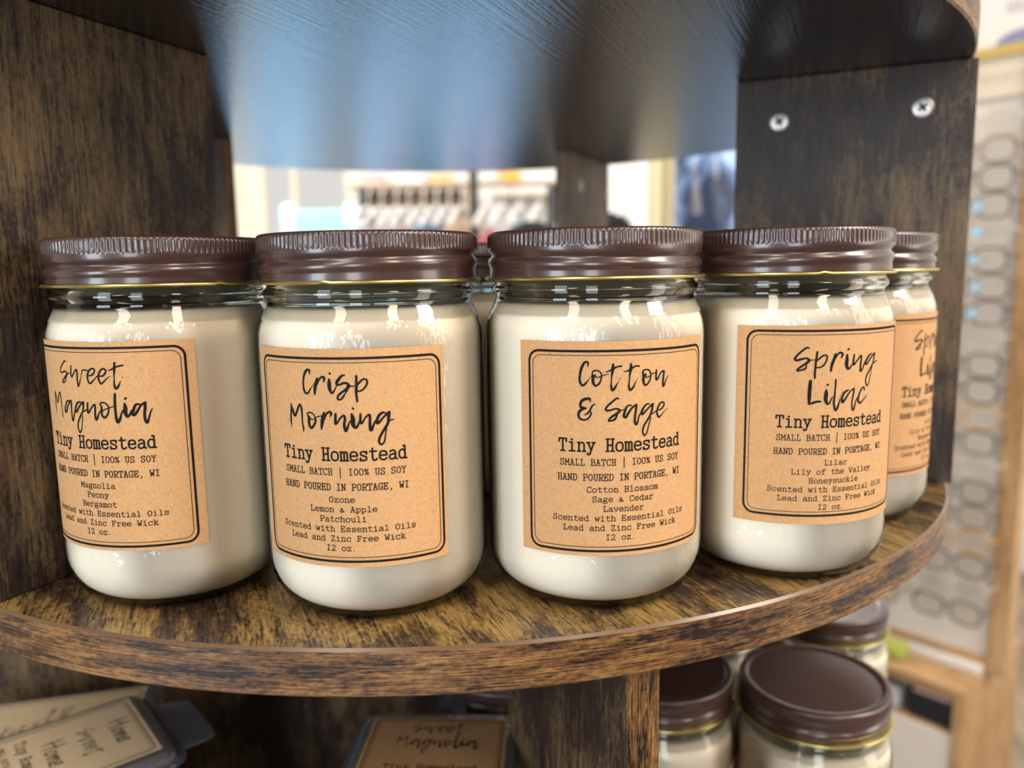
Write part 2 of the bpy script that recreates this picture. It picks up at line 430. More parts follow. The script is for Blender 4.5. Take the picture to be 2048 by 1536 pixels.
def polyline(mb, pts, w_, fn, m):
    for p, q in zip(pts, pts[1:]):
        n = max(1, int(math.hypot(q[0] - p[0], q[1] - p[1]) / 1.2))
        ribbon(mb, [(p[0] + (q[0] - p[0]) * i / n, p[1] + (q[1] - p[1]) * i / n, w_) for i in range(n + 1)], fn, m, False)
    for p in pts: disc(mb, p[0], p[1], w_ / 2, fn, m)
def typed(mb, text, xc, base, pitch, cap, fn, m, weight=1.65):
    n = len(text); sx = pitch / 11.6; sy = cap / 14.0
    x = xc - (n * pitch) / 2 + pitch * .5 - 5 * sx
    w_ = weight * sy
    for ch in text:
        for st in (GL.get(ch, '').split(';') if ch != ' ' else []):
            if not st: continue
            k, *pp = st.split()
            pts = [(x + float(q.split(',')[0]) * sx, base + float(q.split(',')[1]) * sy) for q in pp]
            if k == 'd': disc(mb, pts[0][0], pts[0][1], w_ * .75, fn, m)
            elif k == 'l': polyline(mb, pts, w_, fn, m)
            else: ribbon(mb, crom([(px, py, w_) for px, py in pts], 3), fn, m)
        x += pitch
def brush(mb, word, fn, m, dx=0, dy=0, s=1.0):
    for st in WORDS[word].split('\n'):
        pts = [tuple(float(c) for c in q.split(',')) for q in st.split()]
        ribbon(mb, crom([(p[0] * s + dx, p[1] * s + dy, p[2] * s) for p in pts], 4), fn, m)
def frame_lines(mb, x0, y0, x1, y1, fn, m, thick=.75, thin=.2, rad=3.4):
    for ins, w_, r in ((0, thick, rad), (1.35, thin, rad - .6)):
        o = [(x + (x0 + x1) / 2, y + (y0 + y1) / 2) for x, y in rrect(x1 - x0 - 2 * ins, y1 - y0 - 2 * ins, r)]
        o.append(o[0])
        fine_ = []
        for p, q in zip(o, o[1:]):
            n = max(1, int(math.hypot(q[0] - p[0], q[1] - p[1]) / 1.2))
            fine_ += [(p[0] + (q[0] - p[0]) * i / n, p[1] + (q[1] - p[1]) * i / n, w_) for i in range(n)]
        fine_.append((o[0][0], o[0][1], w_))
        ribbon(mb, fine_, fn, m)
WORDS = {
'crisp': '''25.8,61.2,0.29 26.0,62.2,0.59 25.4,62.6,0.70 24.6,62.1,0.82 23.9,60.8,0.73 23.5,59.3,0.64 23.4,57.7,0.64 23.6,56.2,0.70 24.2,55.2,0.64 25.1,55.4,0.59 25.7,56.3,0.47 26.5,57.3,0.21 27.3,58.4,0.16
28.5,60.0,0.70 28.0,58.4,1.11 27.6,57.0,1.05 27.4,55.6,0.76 27.4,54.9,0.41
28.2,58.1,0.70 29.1,59.6,0.59 30.0,60.4,0.59 30.7,60.4,0.70 30.8,59.7,0.82 30.6,58.9,0.29
32.4,59.7,0.70 32.4,58.5,1.17 32.4,57.1,1.17 32.7,56.0,0.82 33.2,55.5,0.70 33.7,56.0,0.53 34.4,57.2,0.35 34.8,58.1,0.35
32.6,61.6,0.59 32.8,61.4,0.59
37.3,61.0,0.47 36.4,60.8,0.70 35.4,59.7,0.94 34.8,58.8,0.94 34.8,58.1,0.70 35.7,58.1,0.64 36.9,58.6,0.70 37.9,58.5,0.70 38.4,57.8,1.05 37.8,56.8,0.94 36.6,56.0,0.70 35.3,55.0,0.70 34.8,54.1,0.64 35.1,53.5,0.59 36.0,53.7,0.59 36.7,54.6,0.59 37.4,55.6,0.35 37.8,56.2,0.70
38.6,57.6,0.70 39.2,57.6,0.41 40.4,57.6,0.35
40.8,60.7,0.70 40.8,59.1,0.76 40.7,57.0,0.88 40.6,55.5,0.76 40.7,54.0,0.70 40.8,52.9,0.64
40.8,57.6,0.47 41.7,58.7,0.64 42.7,59.6,0.59 43.5,59.7,0.53 44.0,59.1,0.59 43.8,57.9,0.59 42.9,56.7,0.59 41.9,56.1,0.53 41.0,56.0,0.47''',
'morning': '''18.0,51.6,0.42 18.0,50.0,0.67 17.7,48.2,0.67 17.6,46.1,0.59 17.7,44.4,0.25
17.9,51.4,0.42 18.6,49.5,0.84 19.3,47.8,0.67 20.1,48.9,0.76 21.1,51.0,0.67 21.7,51.5,0.67 22.2,50.3,0.76 22.3,48.4,0.59 22.3,45.9,0.51 22.6,44.1,0.59 22.5,43.2,0.34
27.0,47.9,0.42 26.3,49.0,0.42 24.9,49.2,0.51 24.3,48.7,0.42 24.8,47.8,0.84 24.8,46.4,0.93 24.9,45.2,0.84 25.6,44.4,0.76 26.5,45.3,0.76 27.2,46.7,0.67 27.0,47.9,0.42
25.0,47.7,0.84 25.6,47.1,0.34 26.6,47.2,0.34 27.8,48.0,0.34 29.2,48.3,0.34
30.2,49.3,0.76 29.7,47.5,1.26 29.3,45.7,1.01 29.1,44.2,0.51
30.1,47.5,0.84 30.9,48.9,0.67 31.9,49.7,0.67 32.5,49.2,0.84 32.2,48.2,0.34
33.9,49.0,0.76 33.8,47.2,0.84 33.8,45.9,0.76 34.4,46.4,0.59 35.4,47.8,0.59 36.5,48.6,0.67 36.8,47.6,0.76 36.5,45.9,0.84 36.6,44.5,0.84 36.9,43.7,0.76 37.4,44.6,0.76 38.1,46.4,0.42 38.4,46.9,0.34
38.9,49.0,0.67 39.2,47.6,1.35 39.2,46.0,1.35 39.6,45.0,1.01 40.3,44.9,0.76 41.0,46.3,0.51 41.3,47.2,0.34
39.3,50.8,0.61 39.5,50.6,0.61
41.6,49.0,0.59 41.5,47.4,0.76 41.7,46.0,0.67 42.3,46.6,0.51 43.0,47.8,0.51 44.2,48.7,0.67 44.4,47.8,0.76 44.3,45.7,0.84 44.4,44.1,0.93 44.8,43.9,0.84 45.2,45.0,0.67 46.0,46.7,0.51
49.1,49.0,0.42 48.3,49.2,0.67 47.2,48.4,0.84 46.5,47.0,0.84 46.5,45.9,0.84 47.3,46.4,0.76 48.4,47.6,0.59 49.8,48.9,0.84
50.2,49.1,1.01 50.0,47.7,0.93 49.8,45.9,0.76 49.1,44.7,0.84 47.9,42.9,0.76 47.0,41.2,0.76 46.9,39.8,0.67 47.6,39.2,0.59 48.4,40.0,0.51 48.8,41.8,0.42 49.1,43.5,0.42 49.3,44.9,0.42
49.5,45.8,0.51 50.4,46.6,0.51 51.5,46.8,0.34''',
'cotton': '''23.1,61.3,0.31 23.2,62.4,0.63 22.3,62.6,0.71 21.4,61.3,0.86 20.9,59.6,0.78 20.6,57.6,0.71 20.8,56.2,0.78 21.5,55.3,0.71 22.4,55.9,0.63 23.1,56.8,0.35 23.7,57.6,0.19 24.5,58.5,0.19
27.3,58.8,0.44 26.6,59.8,0.44 25.5,60.0,0.44 24.7,59.7,0.47 24.5,58.8,0.47 24.7,58.0,0.86 24.7,56.8,0.94 24.9,55.9,0.78 25.6,55.2,0.63 26.6,55.9,0.55 27.2,57.3,0.47 27.3,58.8,0.44
25.3,58.5,0.71 25.6,57.9,0.35 26.9,58.0,0.35 28.0,58.5,0.31 29.5,58.9,0.22
30.9,61.8,0.71 30.8,60.3,0.94 30.6,58.9,0.71 30.4,57.6,0.39 30.4,56.3,0.39 30.3,55.0,0.63 30.7,53.7,0.71 31.5,54.5,0.71 32.1,55.6,0.39 32.8,56.7,0.13
28.6,59.5,0.24 29.7,59.8,0.47 31.2,60.6,0.63 32.3,61.1,0.47 33.5,61.2,0.55
36.6,61.7,0.71 36.5,60.1,0.94 36.2,58.7,0.66 36.1,57.4,0.39 36.0,56.1,0.44 35.9,54.8,0.63 36.3,53.6,0.71 37.2,54.3,0.66 37.8,55.4,0.39 38.4,56.6,0.13
34.3,59.5,0.24 35.5,59.7,0.47 36.9,60.5,0.63 38.2,61.1,0.47 39.2,61.0,0.55
33.0,57.2,0.22 33.2,57.4,0.22
33.8,58.0,0.16 33.9,58.1,0.16
38.7,57.1,0.22 38.8,57.3,0.22
43.2,58.6,0.44 42.6,59.6,0.44 41.4,59.8,0.44 40.6,59.4,0.55 40.6,58.5,0.63 40.8,57.5,0.86 40.7,56.5,0.86 40.9,55.5,0.71 41.5,54.9,0.63 42.5,55.6,0.55 43.2,57.0,0.47 43.4,58.5,0.44
41.4,58.3,0.71 41.8,57.3,0.35 42.8,57.6,0.35 43.9,58.4,0.31 45.1,58.6,0.31
45.4,59.4,0.55 45.2,57.7,0.60 45.4,56.3,0.63 46.1,57.0,0.47 47.0,58.5,0.47 48.2,58.9,0.63 48.1,57.5,0.63 47.9,55.5,0.71 48.0,54.0,0.63 48.6,54.8,0.47 49.2,56.2,0.35 50.0,57.3,0.24''',
'sage': '''23.9,50.2,0.31 23.7,51.1,0.78 22.6,51.1,0.86 21.3,50.5,0.94 20.8,49.3,0.78 21.1,48.4,0.86 22.4,48.1,0.71
22.7,48.1,0.24 21.8,48.0,0.78 20.6,47.2,0.86 20.2,46.1,0.78 20.6,44.9,0.71 22.0,44.4,0.55 23.3,45.0,0.55 24.0,46.1,0.55 24.1,47.0,0.47
25.4,49.5,0.28 24.5,48.9,0.55 23.7,47.4,0.55 22.9,46.4,0.55 22.1,46.1,0.31
32.8,50.9,0.31 32.1,51.2,0.55 31.0,50.4,0.63 29.6,49.2,0.63 28.7,48.1,0.63 28.9,47.4,0.63 30.2,47.5,0.60 31.5,47.9,0.55 32.6,47.7,0.63 33.0,47.1,0.78 32.0,46.3,0.78 30.4,45.3,0.71 29.5,44.2,0.55 30.2,44.1,0.55 31.5,44.6,0.71 32.2,45.9,0.55
32.8,47.3,0.47 33.6,47.4,0.35 34.6,47.5,0.31
36.8,48.7,0.39 35.8,48.8,0.47 35.0,47.9,0.71 34.5,46.4,0.78 34.3,45.5,0.78 35.0,45.1,0.78 35.8,46.4,0.71 37.1,48.1,0.63 38.4,48.9,0.63
38.4,48.8,0.71 38.3,47.5,0.71 38.0,45.4,0.71 37.9,43.6,0.71 38.4,42.6,0.71 38.9,43.6,0.55 39.3,45.2,0.44 39.8,46.1,0.39
42.9,48.8,0.39 41.8,48.8,0.55 40.8,47.7,0.71 40.2,46.3,0.78 40.4,45.7,0.71 41.3,46.4,0.63 42.6,47.6,0.55 44.0,48.7,0.71
44.1,48.7,0.78 43.9,47.1,0.71 43.3,45.4,0.63 42.2,43.7,0.63 41.0,41.9,0.63 40.6,40.2,0.55 41.2,38.9,0.55 42.0,39.6,0.44 42.5,41.3,0.39 43.1,43.3,0.39 43.4,44.5,0.39
43.7,45.5,0.39 44.8,46.1,0.39 45.8,46.5,0.39
45.8,46.6,0.31 47.2,46.8,0.55 48.3,47.8,0.55 48.4,48.7,0.47 47.5,49.0,0.55 46.6,48.4,0.63 45.9,47.1,0.63 45.7,45.7,0.63 46.3,44.4,0.63 47.2,44.7,0.47 48.4,45.9,0.28 49.7,46.8,0.16''',
'spring': '''23.9,61.5,0.39 23.1,61.7,0.62 21.8,60.8,0.70 20.2,59.3,0.65 19.3,57.9,0.78 20.0,57.4,0.75 21.5,57.8,0.75 23.0,58.1,0.59 23.9,57.5,0.86 23.2,56.5,0.86 21.6,55.4,0.70 20.3,54.3,0.65 20.4,53.8,0.55 21.8,54.2,0.59 22.8,54.6,0.62 23.1,55.7,0.39
24.0,57.4,0.47 25.1,57.5,0.28 26.0,57.6,0.28
26.5,60.2,0.70 26.3,58.4,0.70 26.1,56.4,0.70 26.0,54.3,0.70 25.9,52.7,0.70 26.0,51.4,0.70
26.0,56.8,0.47 27.2,57.9,0.59 28.6,59.0,0.55 29.7,58.9,0.55 29.8,57.9,0.55 29.2,56.3,0.55 28.0,55.1,0.55 26.3,54.9,0.47
32.7,59.4,0.70 32.2,57.5,1.01 31.6,55.8,0.94 31.3,53.7,0.70
32.6,57.9,0.62 33.7,59.5,0.62 34.7,59.8,0.70 35.3,59.1,0.78 34.8,58.0,0.39
37.0,59.0,0.70 37.0,57.2,1.25 36.9,55.6,1.25 37.5,54.3,0.94 38.2,54.4,0.62 39.0,55.5,0.47
37.3,60.7,0.69 37.6,60.9,0.69
39.8,58.9,0.62 39.6,57.2,0.70 39.6,55.5,0.78 40.5,56.2,0.55 41.8,57.7,0.55 42.8,58.5,0.62 42.8,56.9,0.65 42.6,55.0,0.70 42.7,53.1,0.70 43.5,53.8,0.59 44.2,55.5,0.44 44.8,56.4,0.39
47.6,58.9,0.47 46.3,58.2,0.70 45.2,56.7,0.78 44.8,55.5,0.78 45.8,55.7,0.62 47.3,57.4,0.55 48.9,58.8,0.62
49.3,58.9,0.62 49.0,57.4,0.59 48.6,55.7,0.55 47.3,53.7,0.59 45.8,51.6,0.59 45.3,49.5,0.50 46.0,47.9,0.50 46.8,48.6,0.39 47.4,50.8,0.31 47.8,53.0,0.31 48.2,54.3,0.31
48.7,55.4,0.39 49.6,55.9,0.39 50.7,56.2,0.34''',
'lilac': '''24.6,50.3,1.05 24.5,48.4,1.23 24.4,46.3,1.21 24.4,44.3,1.17 24.4,42.5,0.62
24.1,42.5,0.49 25.7,42.9,0.80 27.1,43.3,0.74 28.3,43.3,0.55
30.0,47.2,0.68 30.0,45.9,1.35 29.9,44.2,1.35 30.2,43.0,0.98 30.7,42.4,0.74 31.4,42.9,0.55 31.9,44.3,0.43 32.4,44.8,0.31
30.3,48.9,0.69 30.5,49.1,0.69
33.2,50.6,0.62 33.2,48.9,0.62 33.1,47.0,0.55 33.0,45.1,0.68 32.8,43.4,0.74 33.0,41.6,0.74 33.5,40.1,0.68 34.2,41.0,0.74 34.7,42.7,0.49 34.9,43.9,0.31
38.1,46.9,0.49 37.0,46.5,0.74 36.2,45.4,0.68 35.7,43.9,0.74 36.0,42.9,0.98 36.8,43.6,0.74 37.9,45.2,0.62 39.0,46.6,0.49 40.2,47.3,0.49
40.3,47.3,0.68 40.2,45.6,0.62 39.8,43.5,0.55 39.7,41.8,0.55 40.1,39.9,0.62 40.7,40.4,0.62 41.1,42.2,0.49 41.6,43.5,0.43 42.0,44.1,0.37
36.0,46.4,0.25 35.4,45.3,0.17 35.1,43.8,0.17
44.9,46.2,0.31 44.8,47.2,0.55 44.0,47.4,0.55 43.1,46.2,0.62 42.5,44.6,0.68 42.3,43.1,0.74 43.0,42.1,0.68 44.1,42.7,0.49 45.3,43.7,0.37 46.5,44.7,0.22''',
'sweet': '''25.9,62.5,0.47 25.3,62.6,0.47 23.9,61.4,0.45 22.7,60.0,0.41 22.5,59.1,0.41 23.2,58.8,0.47 25.0,59.3,0.47 25.9,58.9,0.59 26.0,58.3,0.70 24.4,57.0,0.59 23.3,55.9,0.47 23.7,55.5,0.45 24.8,56.1,0.41 25.6,57.4,0.29
26.0,58.5,0.47 26.8,58.7,0.33 27.7,58.8,0.26
28.4,61.3,0.41 28.2,59.9,0.47 28.0,58.5,0.53 28.3,57.6,0.53 29.1,58.5,0.47 29.9,59.6,0.47 30.7,60.0,0.59 30.8,58.8,0.59 30.7,57.2,0.59 30.7,55.6,0.59 30.9,54.7,0.59 31.4,55.5,0.47 31.9,56.6,0.35 32.4,57.9,0.21 32.8,59.0,0.29 33.0,59.8,0.35 33.9,60.0,0.45 35.1,59.9,0.41
35.2,58.2,0.35 36.4,58.3,0.53 37.4,59.1,0.53 37.7,60.2,0.53 36.8,60.5,0.56 35.7,59.8,0.59 35.0,58.5,0.61 34.9,57.3,0.61 35.2,56.1,0.59 35.8,55.7,0.56 36.7,56.4,0.47 37.8,57.4,0.33 38.6,58.2,0.35
39.0,58.2,0.35 40.3,58.1,0.53 41.2,58.9,0.56 41.6,59.8,0.53 40.9,60.5,0.56 39.8,59.9,0.61 39.1,58.6,0.64 38.9,57.3,0.64 39.2,56.2,0.61 39.7,55.6,0.56 40.6,56.3,0.47 41.7,57.3,0.33 42.9,58.1,0.18
44.6,62.3,0.70 44.5,60.8,0.76 44.3,59.4,0.64 44.2,58.3,0.41 44.1,57.1,0.35 44.0,55.9,0.53 44.1,54.7,0.70 44.5,54.0,0.70 45.3,54.9,0.64 45.8,55.9,0.29 46.1,56.7,0.12
42.3,59.9,0.23 43.3,60.1,0.47 44.5,60.8,0.59 45.7,61.2,0.53 47.2,61.5,0.53
46.7,57.6,0.30 46.8,57.7,0.30''',
'magnolia': '''17.1,52.3,0.28 16.9,50.4,0.45 16.7,48.3,0.48 16.7,46.5,0.34 16.7,45.0,0.21
17.3,51.9,0.31 17.9,49.8,0.48 18.4,48.4,0.41 19.5,50.3,0.48 20.6,52.2,0.48 21.1,50.5,0.45 21.1,48.3,0.41 21.2,46.0,0.34 21.2,43.8,0.31
26.4,49.6,0.41 24.8,49.5,0.55 23.7,48.0,0.58 23.0,46.3,0.65 23.7,45.8,0.72 24.5,47.2,0.58 25.5,48.7,0.55 26.7,49.8,0.62
26.8,49.7,0.65 26.7,48.0,0.62 26.6,45.9,0.52 26.6,44.1,0.58 26.9,43.1,0.65 27.4,44.2,0.52 28.0,46.0,0.45 28.5,47.1,0.41
31.5,49.4,0.41 30.1,49.4,0.65 29.0,48.2,0.69 28.5,46.7,0.72 29.0,46.2,0.72 30.0,47.5,0.65 31.2,48.8,0.55 32.3,49.5,0.72
32.3,49.5,0.77 32.1,48.0,0.69 31.7,46.5,0.58 30.7,45.1,0.62 29.5,43.2,0.58 29.0,41.2,0.55 29.5,39.5,0.55 30.2,39.9,0.52 30.8,41.5,0.34 31.2,43.7,0.34 31.5,45.1,0.38
31.8,46.4,0.41 32.9,46.8,0.45 33.9,47.3,0.41
34.0,49.3,0.60 33.8,47.7,0.65 33.9,46.0,0.65 34.9,47.2,0.52 35.9,48.4,0.52 36.7,48.8,0.65 36.7,47.4,0.65 36.5,45.5,0.69 36.7,43.9,0.77 37.3,44.6,0.69 38.0,46.2,0.43 38.7,46.9,0.34
41.2,48.5,0.48 40.4,49.4,0.48 39.1,49.5,0.48 38.6,49.0,0.43 39.0,48.3,0.60 39.0,46.9,0.77 38.9,45.7,0.69 39.7,44.6,0.69 40.8,45.5,0.60 41.4,47.1,0.52 41.4,48.5,0.43
38.8,46.7,0.34 40.2,47.3,0.38 41.5,47.8,0.34 43.2,48.3,0.31
43.9,52.3,0.77 43.7,50.2,0.83 43.6,48.0,0.86 43.6,46.0,0.83 43.7,44.3,0.95 44.1,43.1,0.95 44.8,44.1,0.86 45.4,45.7,0.52 45.9,46.9,0.43
46.7,49.1,0.69 46.8,47.7,1.29 46.7,46.3,1.29 47.2,44.9,0.86 47.9,45.4,0.69 48.7,46.8,0.52 49.2,47.3,0.43
47.0,50.7,0.72 47.2,50.9,0.72
51.3,48.8,0.48 50.1,48.7,0.77 49.3,47.1,0.86 48.9,45.7,0.95 49.5,45.4,0.86 50.5,46.7,0.77 51.6,48.4,0.69 52.8,49.2,0.77
52.9,49.2,0.95 52.8,47.5,0.86 52.5,45.4,0.86 52.6,43.5,0.86 53.1,42.7,0.83 53.6,43.9,0.65 54.2,45.7,0.48 54.9,47.2,0.31''',
'home': '''1.6,7.7,0.58 1.8,4.8,0.71 1.6,0.6,0.52
5.3,8.0,0.58 5.1,4.5,0.71 5.3,0.2,0.52
0.6,3.7,0.26 3.2,4.3,0.45 6.7,4.8,0.33
9.9,3.0,0.45 9.0,4.3,0.52 8.0,3.5,0.71 7.5,1.9,0.71 8.2,0.5,0.65 9.4,1.3,0.52 9.9,3.0,0.45 10.9,3.8,0.26
11.2,4.3,0.58 11.2,2.4,0.71 11.2,0.6,0.71
11.2,1.9,0.52 12.2,3.8,0.45 12.8,4.2,0.58 12.9,2.4,0.65 12.9,0.6,0.65
12.9,1.9,0.52 13.9,3.8,0.45 14.7,4.2,0.58 14.7,2.4,0.65 14.9,0.6,0.65 15.7,1.0,0.39
16.2,2.1,0.39 17.6,2.7,0.52 17.9,4.2,0.58 17.0,4.3,0.65 16.2,2.7,0.71 16.3,1.0,0.65 17.4,0.5,0.52 18.9,2.1,0.26'''}
SCENTS = {
'magnolia': (('sweet', 'magnolia'), ('Magnolia', 'Peony', 'Bergamot')), 'ozone': (('crisp', 'morning'), ('Ozone', 'Lemon & Apple', 'Patchouli')),
'cotton': (('cotton', 'sage'), ('Cotton Blossom', 'Sage & Cedar', 'Lavender')), 'lilac': (('spring', 'lilac'), ('Lilac', 'Lily of the Valley', 'Honeysuckle')),
}
def print_jar_label(mb, scent, fn, m, marg=(3.4, 1.8, 2.6, 2.0)):
    l, r, t, b = marg
    frame_lines(mb, l, b, 69 - r, 69 - t, fn, m)
    words, lines = SCENTS[scent]
    for wd in words: brush(mb, wd, fn, m)
    c = 34.5
    typed(mb, 'Tiny Homestead', c, 34.4, 2.98, 3.9, fn, m, 1.95)
    typed(mb, 'SMALL BATCH | 100% US SOY', c, 29.8, 1.635, 1.98, fn, m, 1.75)
    typed(mb, 'HAND POURED IN PORTAGE, WI', c, 24.95, 1.63, 2.02, fn, m, 1.85)
    for i, tx in enumerate(lines): typed(mb, tx, c, 21.1 - 3.15 * i, 1.70, 1.74, fn, m, 1.85)
    typed(mb, 'Scented with Essential Oils', c, 11.65, 1.70, 1.74, fn, m, 1.85)
    typed(mb, 'Lead and Zinc Free Wick', c, 8.5, 1.70, 1.74, fn, m, 1.85)
    typed(mb, '12 oz. ', c, 5.4, 1.70, 1.74, fn, m, 1.85)
# ------------------------------------------------------------------ room shell (metres are mm here too)
FL = -Z0
def struct(name, mb, mats, **kw):
    o = mb.build(name, mats, None, (0, 0, 0), world=False, **kw)
    o.location = (0, 0, Z0 * MM)
    o['kind'] = 'structure'
    return o
M_FLOOR = wood('shop_floor_boards', [(.0, (.10, .07, .045)), (.5, (.20, .145, .09)), (.9, (.30, .22, .14))], .28, .1, fine=(.05, .003), patch=(.004, .001), seed=7)
M_WALL = mat('cream_wall_paint', (.80, .78, .74), .8)
M_CEIL = mat('ceiling_paint', (.80, .78, .74), .9)
M_TRIM = mat('cream_trim_paint', (.80, .74, .60), .5)
WY = 4600.0
b = MB(); b.box((0, 1200, FL - 30), (7000, 8200, 60), grain=1); struct('floor', b, M_FLOOR)
b = MB(); b.box((0, 2600, FL + 2780), (7000, 5200, 60)); struct('ceiling', b, M_CEIL)
# back wall, split round the openings: one tall window at the left, three added low panes under it and to the right
b = MB()
WIN = [(-1440, -890, 1310, 2500, 'tall')]
LOW = [(-1530, -960), (-905, -500), (-440, 60)]
zl0, zl1 = 60, 660
def wallpiece(x0, x1, z0, z1): b.box(((x0 + x1) / 2, WY + 60, FL + (z0 + z1) / 2), (x1 - x0, 120, z1 - z0))
wallpiece(-3500, 3500, 0, zl0)
wallpiece(-3500, LOW[0][0], zl0, zl1); wallpiece(LOW[0][1], LOW[1][0], zl0, zl1); wallpiece(LOW[1][1], LOW[2][0], zl0, zl1); wallpiece(LOW[2][1], 3500, zl0, zl1)
wallpiece(-3500, 3500, zl1, 1310)
wallpiece(-3500, WIN[0][0], 1310, 2500); wallpiece(WIN[0][1], 3500, 1310, 2500)
wallpiece(-3500, 3500, 2500, 2750)
struct('wall_back', b, M_WALL)
b = MB(); b.box((2300, 2000, FL + 1375), (100, 5200, 2750)); struct('wall_right', b, M_WALL)
b = MB(); b.box((-3000, 2000, FL + 1375), (100, 5200, 2750)); struct('wall_left', b, M_WALL)

def glow(name, color, strength, top=None):
    m = bpy.data.materials.new(name); m.use_nodes = True
    nt = m.node_tree; nt.nodes.remove(nt.nodes['Principled BSDF'])
    e = nt.nodes.new('ShaderNodeEmission'); e.inputs[0].default_value = (*color, 1); e.inputs[1].default_value = strength
    nt.links.new(e.outputs[0], nt.nodes['Material Output'].inputs[0])
    return m
M_DAY = glow('bright_overcast_daylight', (1.0, .97, .92), .86)
M_BLUEGLOW = glow('blue_reflection_pane', (.30, .63, 1.0), 9.0)  # glow of unseen panes, added for the blue reflection under the upper shelf
def window(i, x0, x1, z0, z1, m, mull=()):
    b = MB()
    t = 45
    for c, s_ in ((((x0 + x1) / 2, z0 + t / 2), (x1 - x0, t)), (((x0 + x1) / 2, z1 - t / 2), (x1 - x0, t)), ((x0 + t / 2, (z0 + z1) / 2), (t, z1 - z0)), ((x1 - t / 2, (z0 + z1) / 2), (t, z1 - z0))):
        b.box((c[0], WY + 50, FL + c[1]), (s_[0], 70, s_[1]))
    for q in mull: b.box((q, WY + 50, FL + (z0 + z1) / 2), (30, 40, z1 - z0))
    fr = struct('window_%d' % i, b, M_TRIM)
    b = MB(); b.box(((x0 + x1) / 2, WY + 70, FL + (z0 + z1) / 2), (x1 - x0, 8, z1 - z0))
    g = b.build('pane', m, fr)
    return fr
window(1, *WIN[0][:4], M_DAY, mull=(-1230,))
for i, (x0, x1) in enumerate(LOW): window(i + 2, x0, x1, zl0, zl1, M_BLUEGLOW)
b = MB(); b.box((200, WY - 8, FL + 955), (3300, 16, 580)); struct('reflection_board', b, wood('dark_reflection_board', [(.0, (.02, .014, .012)), (.5, (.035, .024, .02)), (.9, (.05, .034, .028))], .6, .1, fine=(.2, .01), seed=14))  # unseen dark board, added to darken the reflection under the upper shelf
# cream door casing left of the tall window and pilaster on the right
b = MB(); b.box((-1540, WY - 20, FL + 1375), (150, 60, 2750)); b.box((-1540, WY - 60, FL + 1375), (60, 40, 2750)); struct('trim_1', b, M_TRIM)

# ------------------------------------------------------------------ the display stand
C = Vector((-42.0, 516.0, 0)); RD = 292.0; TH = 16.0; GAP = 209.0
a_ = Vector((.4051, .9143, 0)); b_ = Vector((.9143, -.4051, 0)); ZV = Vector((0, 0, 1))
stand = thing('display_stand', 'round tiered display stand of worn dark brown wood with radial upright panels holding the candles', 'display stand', (C.x, C.y, FL))
OFF = (C.x, C.y, FL)
def shelf(z, name='shelf'):
    """z = top surface"""
    n = 240; b = MB(); ch = .9
    lev = [(RD - ch, z), (RD, z - ch), (RD, z - TH + ch), (RD - ch, z - TH)]
    o, g, q_ = [], Vector((-.36, .933, 0)), Vector((.933, .36, 0))
    for r, zz in lev:
        for i in range(n):
            t = 2 * math.pi * i / n; o.append(C + Vector((r * math.cos(t), r * math.sin(t), zz)))
    pl = {i: ((p - C).dot(q_) + z * 3.1, (p - C).dot(g)) for i, p in enumerate(o)}
    F, U, MI = [list(range(n))], [[pl[i] for i in range(n)]], [0]
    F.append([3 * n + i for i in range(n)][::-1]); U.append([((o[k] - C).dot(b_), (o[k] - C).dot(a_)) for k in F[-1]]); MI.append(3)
    for l in range(3):
        for i in range(n):
            j = (i + 1) % n
            F.append((l * n + i, (l + 1) * n + i, (l + 1) * n + j, l * n + j))
            s0, s1 = 2 * math.pi * RD * i / n + z, 2 * math.pi * RD * (i + 1) / n + z
            z0, z1 = lev[l][1], lev[l + 1][1]
            U.append([(z0, s0), (z1, s0), (z1, s1), (z0, s1)]); MI.append((2, 1, 1)[l])
    b.add(o, F, MI, U)
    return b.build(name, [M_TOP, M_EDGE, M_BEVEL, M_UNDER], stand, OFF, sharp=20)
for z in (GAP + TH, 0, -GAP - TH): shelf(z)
def panel(cen, d, side, r0, r1, f0, f1, z0, z1, screws=(), face=1):
    """upright panel running radially along d from r0 to r1; thickness from f0 to f1 along side"""
    b = MB()
    c = cen + d * ((r0 + r1) / 2) + side * ((f0 + f1) / 2) + ZV * ((z0 + z1) / 2)
    b.box(c, (r1 - r0, f1 - f0, z1 - z0), (d, side, ZV), 0, {(0, 1): 1, (0, -1): 1})
    o = b.build('panel', [M_SIDE, M_EDGE], stand, OFF, bevel=.7)
    for r, zz in screws:
        ff = f0 if face < 0 else f1
        p0 = cen + d * r + side * ff + ZV * zz
        sd = side * face
        s_ = MB()
        k = 24; x_, y_ = d, ZV
        prof = [(4.9, -.2), (4.9, .15), (4.2, .5), (1.9, .62)]
        oo = [p0 + (x_ * math.cos(2 * math.pi * i / k) + y_ * math.sin(2 * math.pi * i / k)) * rr + sd * hh for rr, hh in prof for i in range(k)]
        FF = [(l * k + i, l * k + (i + 1) % k, (l + 1) * k + (i + 1) % k, (l + 1) * k + i) for l in range(3) for i in range(k)] + [[3 * k + i for i in range(k)]]
        s_.add(oo, FF, 0)
        for ang in (35, 125):
            dx = x_ * math.cos(R(ang)) + y_ * math.sin(R(ang)); dy = x_ * -math.sin(R(ang)) + y_ * math.cos(R(ang))
            s_.box(p0 + sd * .62, (4.6, 1.3, .12), (dx, dy, sd), 1)
        s_.build('screw', [M_SCREW, M_SLOT], o, OFF)
    return o
panel(C, -a_, b_, 171, 288, -37, -24, 0, GAP)                              # left
panel(C, b_, a_, 182, 294, -5, 8, 0, GAP, ((204, 187), (271, 188)), -1)    # right, screw heads toward the front
